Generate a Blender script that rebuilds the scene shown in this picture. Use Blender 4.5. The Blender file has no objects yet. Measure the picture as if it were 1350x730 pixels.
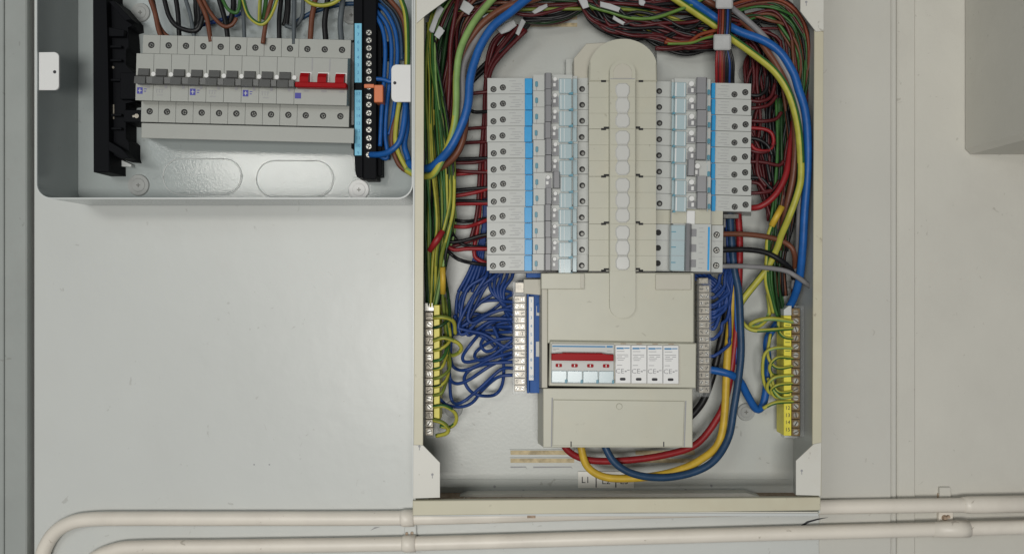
import bpy, bmesh, math, random
from mathutils import Vector, Matrix
random.seed(7)
R = math.radians
S = 0.00085            # metres per unit; one unit is one photo pixel at the wall
D = 1040.0             # units from the lens to the wall
SC = bpy.context.scene
COL = SC.collection

# ------------------------------------------------------------------ camera, world, light
cam_d = bpy.data.cameras.new('camera'); cam = bpy.data.objects.new('camera', cam_d); COL.objects.link(cam)
cam.location = (0, -D*S, 0); cam.rotation_euler = (R(90), 0, 0)
cam_d.sensor_width = 36; cam_d.lens = 36*D/1350; cam_d.clip_start = 0.01; cam_d.clip_end = 50
SC.camera = cam
world = bpy.data.worlds.new('World'); SC.world = world; world.use_nodes = True
world.node_tree.nodes['Background'].inputs[0].default_value = (0.92, 0.97, 1.0, 1)
world.node_tree.nodes['Background'].inputs[1].default_value = 0.205
def area(name, loc, target, sx, sy, power, col):
    l = bpy.data.lights.new(name, 'AREA'); l.shape = 'RECTANGLE'; l.size = sx; l.size_y = sy; l.energy = power; l.color = col
    o = bpy.data.objects.new(name, l); COL.objects.link(o); o.location = loc
    o.rotation_euler = (Vector(target)-Vector(loc)).to_track_quat('-Z', 'Y').to_euler()
area('window_light', (-1.35, -2.6, 0.95), (0, 0, -0.10), 1.3, 0.8, 9, (0.90, 0.98, 1.0))
area('window_pane', (-0.76, -1.75, 0.37), (-0.25, 0, 0.12), 0.50, 0.17, 5.5, (1.0, 0.97, 0.90))
area('room_light', (-0.10, -2.2, -0.22), (0.15, 0, -0.2), 0.9, 0.45, 37, (1.0, 0.975, 0.93))
SC.view_settings.view_transform = 'Standard'; SC.view_settings.look = 'None'
SC.view_settings.exposure = -0.50; SC.view_settings.gamma = 1.0
SC.view_settings.use_curve_mapping = False

# ------------------------------------------------------------------ materials
MATS = {}
def mat(name, col, rough=0.45, metal=0.0, noise=0.0, nscale=60, bump=0.0, bscale=200, dirt=None, dirt_amt=0.0, dscale=8, alpha=1.0, spec=0.5, trans=0.0, speck=0.0, sscale=70):
    m = bpy.data.materials.new(name); m.use_nodes = True
    nt = m.node_tree; b = nt.nodes['Principled BSDF']
    b.inputs['Base Color'].default_value = (*col, 1); b.inputs['Roughness'].default_value = rough
    b.inputs['Metallic'].default_value = metal; b.inputs['Alpha'].default_value = alpha
    b.inputs['Specular IOR Level'].default_value = spec; b.inputs['Transmission Weight'].default_value = trans
    tc = nt.nodes.new('ShaderNodeTexCoord')
    out = None
    if noise > 0:
        n = nt.nodes.new('ShaderNodeTexNoise'); n.inputs['Scale'].default_value = nscale; n.inputs['Detail'].default_value = 5
        nt.links.new(tc.outputs['Object'], n.inputs['Vector'])
        r = nt.nodes.new('ShaderNodeMapRange'); r.inputs['To Min'].default_value = 1-noise; r.inputs['To Max'].default_value = 1+noise
        r.inputs['From Min'].default_value = 0.3; r.inputs['From Max'].default_value = 0.7
        nt.links.new(n.outputs['Fac'], r.inputs['Value'])
        mx = nt.nodes.new('ShaderNodeVectorMath'); mx.operation = 'SCALE'; mx.inputs[0].default_value = col
        nt.links.new(r.outputs['Result'], mx.inputs['Scale']); out = mx.outputs['Vector']
    if dirt:
        n = nt.nodes.new('ShaderNodeTexNoise'); n.inputs['Scale'].default_value = dscale; n.inputs['Detail'].default_value = 8; n.inputs['Roughness'].default_value = 0.7
        nt.links.new(tc.outputs['Object'], n.inputs['Vector'])
        r = nt.nodes.new('ShaderNodeMapRange'); r.inputs['From Min'].default_value = 0.52; r.inputs['From Max'].default_value = 0.75
        r.inputs['To Max'].default_value = dirt_amt
        nt.links.new(n.outputs['Fac'], r.inputs['Value'])
        mm = nt.nodes.new('ShaderNodeMix'); mm.data_type = 'RGBA'
        nt.links.new(r.outputs['Result'], mm.inputs['Factor'])
        if out: nt.links.new(out, mm.inputs['A'])
        else: mm.inputs['A'].default_value = (*col, 1)
        mm.inputs['B'].default_value = (*dirt, 1); out = mm.outputs['Result']
    if speck > 0:
        n = nt.nodes.new('ShaderNodeTexNoise'); n.inputs['Scale'].default_value = sscale; n.inputs['Detail'].default_value = 3; n.inputs['Distortion'].default_value = 1.5
        nt.links.new(tc.outputs['Object'], n.inputs['Vector'])
        r = nt.nodes.new('ShaderNodeMapRange'); r.inputs['From Min'].default_value = 0.70; r.inputs['From Max'].default_value = 0.74; r.inputs['To Max'].default_value = speck
        nt.links.new(n.outputs['Fac'], r.inputs['Value'])
        mm = nt.nodes.new('ShaderNodeMix'); mm.data_type = 'RGBA'
        nt.links.new(r.outputs['Result'], mm.inputs['Factor'])
        if out: nt.links.new(out, mm.inputs['A'])
        else: mm.inputs['A'].default_value = (*col, 1)
        mm.inputs['B'].default_value = (col[0]*0.45, col[1]*0.42, col[2]*0.38, 1); out = mm.outputs['Result']
    if out: nt.links.new(out, b.inputs['Base Color'])
    if bump > 0:
        n = nt.nodes.new('ShaderNodeTexNoise'); n.inputs['Scale'].default_value = bscale; n.inputs['Detail'].default_value = 4
        nt.links.new(tc.outputs['Object'], n.inputs['Vector'])
        bp = nt.nodes.new('ShaderNodeBump'); bp.inputs['Strength'].default_value = bump; bp.inputs['Distance'].default_value = 0.002
        nt.links.new(n.outputs['Fac'], bp.inputs['Height']); nt.links.new(bp.outputs['Normal'], b.inputs['Normal'])
    MATS[name] = m
    return m
WALL = mat('wall_paint', (0.575, 0.56, 0.505), 0.6, noise=0.035, nscale=9, bump=0.25, bscale=45, dirt=(0.45, 0.42, 0.38), dirt_amt=0.25, dscale=6, speck=0.35)
BOARD = mat('board_paint', (0.56, 0.575, 0.555), 0.36, noise=0.03, nscale=5, bump=0.22, bscale=34, dirt=(0.50, 0.48, 0.44), dirt_amt=0.2, dscale=4, speck=0.30)
CREAMW = mat('warm_white_paint', (0.555, 0.545, 0.50), 0.36, noise=0.03, nscale=6, bump=0.2, bscale=34, dirt=(0.47, 0.45, 0.40), dirt_amt=0.25, dscale=5, speck=0.3)
TRIM = mat('trim_paint', (0.32, 0.34, 0.325), 0.55, noise=0.04, nscale=25, bump=0.2, bscale=70, dirt=(0.3, 0.29, 0.27), dirt_amt=0.3, dscale=14, speck=0.40)
GAPM = mat('gap_shade', (0.10, 0.10, 0.095), 0.8, noise=0.1, nscale=60)  # dark colour stands in for the shade inside the gap
PIPEM = mat('pipe_paint', (0.74, 0.69, 0.61), 0.42, noise=0.05, nscale=18, bump=0.2, bscale=60, dirt=(0.48, 0.42, 0.36), dirt_amt=0.3, dscale=14, speck=0.50)
STEELB = mat('grey_enclosure_paint', (0.355, 0.39, 0.385), 0.13, noise=0.02, nscale=40, bump=0.05, bscale=500, dirt=(0.42, 0.44, 0.43), dirt_amt=0.2, dscale=12, speck=0.25)
RIMM = mat('enclosure_rim_paint', (0.54, 0.56, 0.55), 0.3)
CREAM = mat('cream_enclosure_paint', (0.525, 0.495, 0.375), 0.42, noise=0.03, nscale=30, dirt=(0.42, 0.33, 0.22), dirt_amt=0.22, dscale=16, speck=0.55)
INNER = mat('inner_panel_paint', (0.46, 0.475, 0.45), 0.36, noise=0.02, nscale=20, bump=0.06, bscale=300, dirt=(0.47, 0.44, 0.38), dirt_amt=0.3, dscale=9, speck=0.40)
GUSS = mat('gusset_paint', (0.60, 0.59, 0.54), 0.4, noise=0.02, nscale=30, dirt=(0.45, 0.38, 0.28), dirt_amt=0.2, dscale=20, speck=0.45)
RUST = mat('brown_grime', (0.34, 0.25, 0.18), 0.8, noise=0.3, nscale=250, dirt=(0.5, 0.43, 0.34), dirt_amt=0.8, dscale=60)
WOOD = mat('raw_wood', (0.50, 0.41, 0.25), 0.7, noise=0.2, nscale=150, dirt=(0.07, 0.05, 0.04), dirt_amt=0.8, dscale=40)
BEIGE = mat('beige_plastic', (0.455, 0.447, 0.366), 0.42, noise=0.02, nscale=50, dirt=(0.50, 0.44, 0.32), dirt_amt=0.25, dscale=18, speck=0.35)
BEIGED = mat('beige_plastic_matt', (0.46, 0.44, 0.37), 0.5, noise=0.02, nscale=50)
WHITEP = mat('white_plastic', (0.45, 0.462, 0.442), 0.4, noise=0.015, nscale=90)
WHITEG = mat('grey_white_plastic', (0.33, 0.338, 0.312), 0.42, noise=0.015, nscale=90)
WHITEB = mat('bright_white_plastic', (0.68, 0.68, 0.67), 0.4)
LBLUE = mat('pale_blue_plastic', (0.39, 0.485, 0.51), 0.2)
TEAL = mat('teal_plastic', (0.08, 0.25, 0.33), 0.4)
BLUEB = mat('blue_band_plastic', (0.02, 0.30, 0.62), 0.35, noise=0.05, nscale=300)
BLUED = mat('deep_blue_plastic', (0.010, 0.085, 0.32), 0.45, spec=0.2)
LABB = mat('sky_blue_label', (0.17, 0.50, 0.68), 0.5)
GREYT = mat('grey_toggle_plastic', (0.215, 0.215, 0.225), 0.35)
GREYD = mat('dark_grey_toggle_plastic', (0.075, 0.075, 0.072), 0.35)
REDP = mat('red_toggle_plastic', (0.30, 0.006, 0.009), 0.35, spec=0.06)
BLACKP = mat('black_plastic', (0.005, 0.0055, 0.007), 0.6, spec=0.08)
HOLE = mat('hole_black', (0.010, 0.010, 0.010), 0.7)
INK = mat('ink_grey', (0.30, 0.30, 0.31), 0.7)
INKB = mat('ink_black', (0.03, 0.03, 0.035), 0.7)
INKBL = mat('ink_blue', (0.05, 0.22, 0.42), 0.6)
INKV = mat('ink_violet', (0.06, 0.06, 0.32), 0.6)
METAL = mat('screw_steel', (0.50, 0.49, 0.45), 0.32, metal=0.5, noise=0.1, nscale=400)
DMETAL = mat('dull_screw_steel', (0.16, 0.16, 0.15), 0.4, metal=0.5, noise=0.2, nscale=500)
BRASS = mat('tarnished_brass', (0.19, 0.13, 0.065), 0.45, metal=0.35, noise=0.3, nscale=300, dirt=(0.07, 0.05, 0.035), dirt_amt=0.6, dscale=150)
TIN = mat('dull_tin_brass', (0.34, 0.31, 0.255), 0.38, metal=0.35, noise=0.35, nscale=300, dirt=(0.12, 0.10, 0.08), dirt_amt=0.6, dscale=150)
CLEAR = mat('clear_plastic', (0.80, 0.82, 0.82), 0.12, alpha=0.13)
CLEARW = mat('milky_clear_plastic', (0.54, 0.54, 0.515), 0.2, trans=0.0)
YELP = mat('yellow_plastic', (0.70, 0.62, 0.06), 0.42, noise=0.08, nscale=120)
ORANGE = mat('orange_plastic', (0.62, 0.17, 0.06), 0.45)
WASH = mat('grey_washer', (0.33, 0.34, 0.33), 0.5, noise=0.05, nscale=200)
TAPE = mat('white_tape', (0.42, 0.425, 0.42), 0.28, noise=0.1, nscale=80, bump=0.4, bscale=120)
PAPER = mat('white_paper', (0.42, 0.43, 0.43), 0.6, noise=0.08, nscale=80)
SOCKET = mat('sticker_white', (0.66, 0.65, 0.60), 0.5)
def wm(n, c, r=0.42): return mat('wire_'+n, c, r, noise=0.14, nscale=90, bump=0.1, bscale=250, spec=0.32)
W = {'red': wm('red', (0.235, 0.013, 0.016)), 'darkred': wm('dark_red', (0.075, 0.009, 0.011)), 'black': wm('black', (0.008, 0.008, 0.009)),
     'blue': wm('blue', (0.010, 0.088, 0.31)), 'navy': wm('navy', (0.015, 0.046, 0.185)), 'navygrey': wm('slate_blue', (0.016, 0.048, 0.105)),
     'brown': wm('brown', (0.135, 0.048, 0.026)), 'grey': wm('grey', (0.20, 0.195, 0.20)), 'dgrey': wm('dark_grey', (0.085, 0.10, 0.11)),
     'yellow': wm('yellow', (0.50, 0.33, 0.035)), 'green': wm('green', (0.035, 0.115, 0.026)), 'lgreen': wm('light_green', (0.20, 0.32, 0.10)),
     'dgreen': wm('dark_green', (0.012, 0.042, 0.012)), 'ylw': wm('lemon', (0.38, 0.36, 0.05)), 'orange': wm('rust', (0.19, 0.04, 0.016)),
     'yelgrn': wm('olive', (0.15, 0.19, 0.03)), 'leaf': wm('leaf', (0.10, 0.19, 0.035))}

# ------------------------------------------------------------------ geometry helpers
def P(px, py, h=0.0):
    k = (1-h/D)*S
    return Vector(((px-675)*k, -h*S, (365-py)*k))
def kf(h): return 1-h/D
class MB:
    def __init__(s): s.bm = bmesh.new()
    def quad_box(s, lo, hi, bev=0.0):
        bm = s.bm
        x0, y0, z0 = lo; x1, y1, z1 = hi
        v = [bm.verts.new(c) for c in ((x0,y0,z0),(x1,y0,z0),(x1,y1,z0),(x0,y1,z0),(x0,y0,z1),(x1,y0,z1),(x1,y1,z1),(x0,y1,z1))]
        f = [bm.faces.new([v[i] for i in q]) for q in ((0,3,2,1),(4,5,6,7),(0,1,5,4),(1,2,6,5),(2,3,7,6),(3,0,4,7))]
        if bev > 0:
            es = set(e for q in f for e in q.edges)
            bmesh.ops.bevel(bm, geom=list(es), offset=bev*S, segments=1, affect='EDGES', profile=0.5)
        return s
    def box(s, x0, y0, x1, y1, h0, h1, bev=0.5):
        a = P(x0, y1, h1); b = P(x1, y0, h1)
        return s.quad_box((a.x, -h1*S, a.z), (b.x, -h0*S, b.z), bev)
    def prism(s, pts, h0, h1, bev=0.0):
        bm = s.bm
        fr = [P(x, y, h1) for x, y in pts]
        a = sum(fr[i].x*fr[(i+1) % len(fr)].z-fr[(i+1) % len(fr)].x*fr[i].z for i in range(len(fr)))
        if a < 0: fr.reverse()
        f = [bm.verts.new(p) for p in fr]; b = [bm.verts.new((p.x, -h0*S, p.z)) for p in fr]
        faces = [bm.faces.new(f), bm.faces.new(b[::-1])]
        n = len(f)
        for i in range(n): faces.append(bm.faces.new((f[i], b[i], b[(i+1) % n], f[(i+1) % n])))
        if bev > 0:
            bmesh.ops.bevel(bm, geom=list(faces[0].edges), offset=bev*S, segments=1, affect='EDGES', profile=0.5)
        return s
    def taper(s, x0, y0, x1, y1, h1, X0, Y0, X1, Y1, h0, bev=0.0):
        bm = s.bm
        fr = [P(x0,y1,h1), P(x1,y1,h1), P(x1,y0,h1), P(x0,y0,h1)]; bk = [P(X0,Y1,h0), P(X1,Y1,h0), P(X1,Y0,h0), P(X0,Y0,h0)]
        f = [bm.verts.new(p) for p in fr]; b = [bm.verts.new(p) for p in bk]
        faces = [bm.faces.new(f), bm.faces.new(b[::-1])]
        for i in range(4): faces.append(bm.faces.new((f[i], b[i], b[(i+1) % 4], f[(i+1) % 4])))
        if bev > 0: bmesh.ops.bevel(bm, geom=list(set(e for q in faces for e in q.edges)), offset=bev*S, segments=1, affect='EDGES', profile=0.5)
        return s
    def profx(s, prof, ya, yb, href, bev=0.0):
        """outline of (px, h) points, extruded vertically from ya to yb (read at height href)"""
        bm = s.bm; za = P(0, ya, href).z; zb = P(0, yb, href).z
        A = [bm.verts.new((P(x, 0, h).x, -h*S, za)) for x, h in prof]; B = [bm.verts.new((P(x, 0, h).x, -h*S, zb)) for x, h in prof]
        return s._loft(A, B)
    def profy(s, prof, xa, xb, href):
        """outline of (py, h) points, extruded sideways from xa to xb (read at height href)"""
        bm = s.bm; a = P(xa, 0, href).x; b = P(xb, 0, href).x
        A = [bm.verts.new((a, -h*S, P(0, y, h).z)) for y, h in prof]; B = [bm.verts.new((b, -h*S, P(0, y, h).z)) for y, h in prof]
        return s._loft(A, B)
    def _loft(s, A, B):
        bm = s.bm; n = len(A)
        fs = [bm.faces.new(A), bm.faces.new(B[::-1])]
        for i in range(n): fs.append(bm.faces.new((A[i], B[i], B[(i+1) % n], A[(i+1) % n])))
        bmesh.ops.recalc_face_normals(bm, faces=fs)
        return s
    def cyl(s, px, py, r, h0, h1, n=12, r2=None, rz=0.0):
        bm = s.bm; c = P(px, py, h1); r = r*kf(h1)*S; q = (r2*kf(h1)*S) if r2 is not None else r
        f = []; b = []
        for i in range(n):
            a = -2*math.pi*i/n+rz
            f.append(bm.verts.new((c.x+q*math.cos(a), -h1*S, c.z+q*math.sin(a)))); b.append(bm.verts.new((c.x+r*math.cos(a), -h0*S, c.z+r*math.sin(a))))
        fs = [bm.faces.new(f), bm.faces.new(b[::-1])]
        for i in range(n): fs.append(bm.faces.new((f[i], b[i], b[(i+1) % n], f[(i+1) % n])))
        bmesh.ops.recalc_face_normals(bm, faces=fs)
        return s
    def tube(s, pts, r, n=8, stripe=None, close=True, twist=0.12, cap=True):
        """world-space points; stripe = how many of the n sides take material 1"""
        bm = s.bm; rings = []; L = len(pts)
        up = Vector((0, -1, 0)); N = None
        for i, p in enumerate(pts):
            t = (pts[min(i+1, L-1)]-pts[max(i-1, 0)]).normalized()
            if N is None: N = (up-t*up.dot(t)); N = N.normalized() if N.length > 1e-3 else t.orthogonal().normalized()
            else:
                N = N-t*N.dot(t); N = N.normalized() if N.length > 1e-6 else t.orthogonal().normalized()
            B = t.cross(N)
            rr = r[i] if isinstance(r, (list, tuple)) else r
            rings.append([bm.verts.new(p+(N*math.cos(2*math.pi*k/n)+B*math.sin(2*math.pi*k/n))*rr) for k in range(n)])
        for i in range(L-1):
            for k in range(n):
                f = bm.faces.new((rings[i][k], rings[i][(k+1) % n], rings[i+1][(k+1) % n], rings[i+1][k])); f.smooth = True
                if stripe and int(k+i*twist) % n < stripe: f.material_index = 1
        if cap:
            bm.faces.new(rings[0][::-1]); bm.faces.new(rings[-1])
        return s
    def mesh(s, name, m, origin=Vector((0,0,0)), smooth=False):
        me = bpy.data.meshes.new(name)
        bmesh.ops.translate(s.bm, verts=s.bm.verts, vec=-origin)
        bmesh.ops.recalc_face_normals(s.bm, faces=s.bm.faces)
        s.bm.to_mesh(me); s.bm.free()
        for x in (m if isinstance(m, (list, tuple)) else [m]): me.materials.append(x)
        return me
def spline(pts, sub=6):
    """Catmull-Rom through the points"""
    out = []; n = len(pts)
    for i in range(n-1):
        p0 = pts[max(i-1, 0)]; p1 = pts[i]; p2 = pts[i+1]; p3 = pts[min(i+2, n-1)]
        k = max(3, min(sub, int((p2-p1).length/S/5)+2))
        for j in range(k):
            t = j/k
            out.append(0.5*((2*p1)+(p2-p0)*t+(2*p0-5*p1+4*p2-p3)*t*t+(3*p1-p0-3*p2+p3)*t**3))
    out.append(pts[-1]); return out

def tag(o, label, cat, group=None):
    o['label'] = label; o['category'] = cat
    if group: o['group'] = group
    return o
def thing(name, label, cat, loc, group=None, rot=0.0):
    o = bpy.data.objects.new(name, None); COL.objects.link(o); o.location = loc; o.rotation_euler = (0, R(rot), 0)
    o.empty_display_size = 0.01
    return tag(o, label, cat, group)
def base(o):
    q = o
    v = Vector(o.location)
    while q.parent: q = q.parent; v = v+Vector(q.location)
    return v
def part(name, mb, m, parent):
    me = mb.mesh(name, m, base(parent)); o = bpy.data.objects.new(name, me); COL.objects.link(o); o.parent = parent
    return o
def solo(name, mb, m, label, cat, group=None):
    bb = [v.co for v in mb.bm.verts]; c = sum(bb, Vector())/len(bb)
    o = bpy.data.objects.new(name, mb.mesh(name, m, c)); COL.objects.link(o); o.location = c
    return tag(o, label, cat, group)
def struct(name, mb, m):
    o = bpy.data.objects.new(name, mb.mesh(name, m)); COL.objects.link(o); o['kind'] = 'structure'; return o
KIDS = {}
def copy_tree(o, offset=None, parent=None):
    c = o.copy(); COL.objects.link(c)
    if parent: c.parent = parent
    if offset is not None: c.location = Vector(o.location)+offset
    for ch in list(o.children): copy_tree(ch, None, c)
    return c
def text(s, px, py, h, size, m, parent, rot=0.0, name='lettering', sx=1.0):
    cu = bpy.data.curves.new('t', 'FONT'); cu.body = s; cu.size = size*kf(h)*S*1.38; cu.align_x = 'CENTER'; cu.align_y = 'CENTER'; cu.extrude = 0.12*S; cu.resolution_u = 2
    t = bpy.data.objects.new('t', cu); COL.objects.link(t)
    dg = bpy.context.evaluated_depsgraph_get(); me = bpy.data.meshes.new_from_object(t.evaluated_get(dg)); me.name = name
    bpy.data.objects.remove(t); bpy.data.curves.remove(cu)
    me.transform(Matrix.Rotation(R(90), 4, 'X') @ Matrix.Rotation(R(rot), 4, 'Z') @ Matrix.Diagonal((sx, 1, 1, 1)))
    me.transform(Matrix.Translation(P(px, py, h)-base(parent)))
    me.materials.clear(); me.materials.append(m)
    o = bpy.data.objects.new(name, me); COL.objects.link(o); o.parent = parent; return o
def ordinal(i): return ['first','second','third','fourth','fifth','sixth','seventh','eighth','ninth','tenth','eleventh','twelfth','thirteenth','fourteenth','fifteenth','sixteenth'][i]
def screw(px, py, r, h, parent, head=METAL, rot=20, ring=True, name='terminal_screw', shrink=0.78):
    """dark sunken seat, steel head and a cross slot"""
    o = part(name, MB().cyl(px, py, r, h-0.4, h+0.15, 12), HOLE, parent)
    hd = part('screw_head', MB().cyl(px+0.3, py+0.2, r*shrink, h-0.2, h+0.45, 10, r*shrink*0.86), head, o)
    c = math.cos(R(rot)); s_ = math.sin(R(rot)); mb = MB(); L = r*shrink*0.75; w = max(0.35, r*0.13)
    for (ux, uy) in ((c, s_), (-s_, c)):
        mb.prism([(px+.3+ux*L-uy*w, py+.2+uy*L+ux*w), (px+.3+ux*L+uy*w, py+.2+uy*L-ux*w), (px+.3-ux*L+uy*w, py+.2-uy*L-ux*w), (px+.3-ux*L-uy*w, py+.2-uy*L+ux*w)], h, h+0.6)
        if r < 3.6: break
    part('screw_slot', mb, HOLE, o)
    return o
def rr(x0, y0, x1, y1, r, n=6, corners='1111'):
    pts = []
    for ci, (cx, cy, a0) in enumerate(((x1-r, y0+r, -90), (x1-r, y1-r, 0), (x0+r, y1-r, 90), (x0+r, y0+r, 180))):
        if corners[ci] == '1':
            for k in range(n+1):
                a = R(a0+90*k/n); pts.append((cx+r*math.cos(a), cy+r*math.sin(a)))
        else: pts.append(((x1, y0), (x1, y1), (x0, y1), (x0, y0))[ci])
    return pts

# ------------------------------------------------------------------ the setting
struct('wall', MB().box(-700, -600, 2050, 1300, -40, -6, 0), WALL)
o = struct('wall_boxing', MB().quad_box((600*S, -260*S, 162*S), (1100*S, 11.0*S, 800*S), 7.0), WALL)
t = thing('door_frame', 'grey painted door frame upright beyond the dark gap beside the shallow enclosure', 'door frame', P(18, 730, 0))
part('upright', MB().box(-300, -500, 35, 1200, -6.5, 9, 1.5), TRIM, t)
part('bead', MB().box(-300, -500, 4.5, 1200, 9.01, 12, 1.0), TRIM, t)
part('shadow_gap', MB().box(35.2, -500, 44.6, 1200, -6.3, -4.5, 0), GAPM, t)  # strip coloured dark as the shade in the recess
t = thing('backboard', 'large white painted backboard that carries both electrical boards', 'backboard', P(600, 668, 0))
part('panel', MB().prism([(45, -500), (1079.8, -500), (1079.8, 1200), (45, 1200)], -6.4, 0, 0.5), BOARD, t)
part('side_panel', MB().prism([(1080, -500), (1174.6, -500), (1174.6, 1200), (1080, 1200)], -6.4, 0, 0.8), CREAMW, t)
part('edge_strip', MB().box(1175, -500, 1182.5, 1200, -6.4, -2.0, 1.8), CREAMW, t)
t = thing('wall_batten', 'narrow white painted batten running down the wall beside the backboard', 'batten', P(1195, 730, 0))
part('strip', MB().box(1183, -500, 1207, 1200, -6.3, -3.4, 1.6), WALL, t)
# pipes
def pw(pts, h): return [P(x, y, h) for x, y in pts]
HP = 10.5
t = thing('conduit_pipe', 'upper cream painted pipe bending down beside the door frame and running below the boards', 'pipe', P(545, 683, HP))
part('pipe', MB().tube(spline(pw([(52,760),(57,728),(70,704),(90,690),(118,684),(180,683),(300,683),(548,682),(800,675),(1083,668),(1350,664),(1600,660)], HP), 9), 9.2*S, 14), PIPEM, t)
part('coupling', MB().tube(pw([(1268,665),(1276,665),(1420,662.6)], HP), [9.6*S, 10.8*S, 10.8*S], 14), PIPEM, t)
part('coupling', MB().tube(pw([(528,682.6),(532,682.6),(546,682.2)], HP), [9.4*S, 10.9*S, 10.9*S], 14), PIPEM, t)
part('saddle', MB().box(1239, 642, 1254, 657, -6.2, -1, 0.8), WALL, t)
t = thing('conduit_pipe', 'lower cream painted pipe running just above the bottom of the wall', 'pipe', P(545, 717, HP))
part('pipe', MB().tube(spline(pw([(108,770),(120,740),(150,725),(190,721),(300,720),(545,716),(800,709),(1083,701),(1350,694),(1600,687)], HP), 9), 9.2*S, 14), PIPEM, t)
part('coupling', MB().tube(pw([(1228,697.6),(1262,696.6),(1276,696.2)], HP), [9.4*S, 11*S, 11*S], 14), PIPEM, t)
part('coupling', MB().tube(pw([(530,716.2),(534,716.2),(548,715.8)], HP), [9.4*S, 11*S, 11*S], 14), PIPEM, t)
t = thing('pipe_saddle', 'rusty screwed saddle between the two pipes beside the white batten', 'saddle', P(1247, 683, 0))
part('saddle_plate', MB().box(1238, 674, 1257, 690, -6.2, 0, 1), PIPEM, t)
part('rusty_screw', MB().cyl(1247, 683, 4.5, -1, 3.5, 9, 2.5).cyl(1251, 681, 2.2, -1, 3, 7), RUST, t)
part('rusty_edge', MB().box(1236.5, 650, 1239.2, 658, -6.1, -4, 0), RUST, t)
t = thing('pipe_saddle', 'painted saddle with dark screws under the corner of the cream board', 'saddle', P(543, 701, 0))
part('saddle_plate', MB().box(533, 690, 549, 708, -0.2, 5, 1), BOARD, t)
part('dark_screw', MB().cyl(536, 703, 1.9, 4.5, 7, 8).cyl(543, 702.5, 2.2, 4.5, 6.5, 8), RUST, t)

# ------------------------------------------------------------------ shallow grey enclosure
t = thing('consumer_unit', 'shallow pale grey open metal enclosure holding the single row of breakers', 'consumer unit', P(295, 262, 0))
HR = 93
def wallstrip(h0, h1, inset=0.0, top=-130):
    pts = rr(47.3+inset, top, 544.2-inset, 262-inset, 20-inset, 8, '0110')
    return pts
outer = wallstrip(0, HR); inner = wallstrip(0, HR, 1.6)
def ring(outp, inp, h0, h1):
    mb = MB(); bm = mb.bm
    O = [P(x, y, HR) for x, y in outp]; I = [P(x, y, HR) for x, y in inp]; n = len(O)
    vv = [[bm.verts.new((p.x, -h*S, p.z)) for p in L] for L, h in ((O, h0), (O, h1), (I, h1), (I, h0))]
    for i in range(n):
        j = (i+1) % n
        for a in range(4): bm.faces.new((vv[a][i], vv[a][j], vv[(a+1) % 4][j], vv[(a+1) % 4][i]))
    return mb
part('side_wall', ring(outer, inner, 1.5, HR-1.2), STEELB, t)
part('rim', ring(rr(46.9, -130.4, 544.6, 262.4, 20.4, 8, '0110'), rr(48.6, -128, 542.9, 260.6, 18.8, 8, '0110'), HR-1.4, HR), RIMM, t)
part('back_panel', MB().prism([( (x-675)*kf(HR)/kf(3)+675, (y-365)*kf(HR)/kf(3)+365) for x, y in inner], 0.6, 3), STEELB, t)
def capsule(cx, cy, w, hh, n=10):
    return rr(cx-w/2, cy-hh/2, cx+w/2, cy+hh/2, hh/2-0.01, n)
for cx, cy, w, hh in ((267, 233, 104, 47), (389, 236, 102, 48)):
    pl = part('knockout', MB().prism(capsule(cx, cy, w-4, hh-4), 2.5, 4.0, 0.8), STEELB, t)
    part('knockout_edge', MB().tube([P(x, y, 3.2) for x, y in capsule(cx, cy, w, hh)+[capsule(cx, cy, w, hh)[0]]], 0.75*S, 6), RIMM, pl)
for nm, lab, pts, hole in (('cover_lug', None, rr(51, 69, 77.5, 119, 6, 5, '1100'), (72, 95)), ('cover_lug', None, rr(516, 85.5, 541.5, 134.5, 6, 5, '0011'), (520.5, 109.5))):
    lug = part(nm, MB().prism(pts, HR-5, HR-2.5, 0.5), WHITEB, t)
    part('lug_hole', MB().cyl(hole[0], hole[1], 2.2, HR-3, HR-2.3, 10), INKB, lug)
def washer(px, py, r, h, lab, m=WASH, grp='fixing discs in the enclosures'):
    w = thing('fixing_disc', lab, 'screw cover', P(px, py, h), grp)
    part('disc', MB().cyl(px, py, r, h-0.1, h+2.2, 24, r*0.93), m, w)
    part('disc_step', MB().cyl(px, py, r*0.62, h+2.2, h+2.9, 20, r*0.58), m, w)
    mb = MB(); mb.box(px-2.6, py-0.7, px+2.6, py+0.7, h+2.8, h+3.3, 0); mb.box(px-0.7, py-2.6, px+0.7, py+2.6, h+2.8, h+3.34, 0)
    part('cross_slot', mb, DMETAL, w)
    return w
washer(184.5, 16.5, 13, 3, 'grey fixing disc by the top of the black busbar holder')
washer(182, 244, 14.5, 3, 'grey fixing disc below the foot of the black busbar holder')
washer(473, 250, 14, 3, 'bright white fixing disc below the black neutral bar', WHITEB)
washer(463, 20, 12.5, 3, 'grey fixing disc half behind the blue labelled neutral bar')
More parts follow.
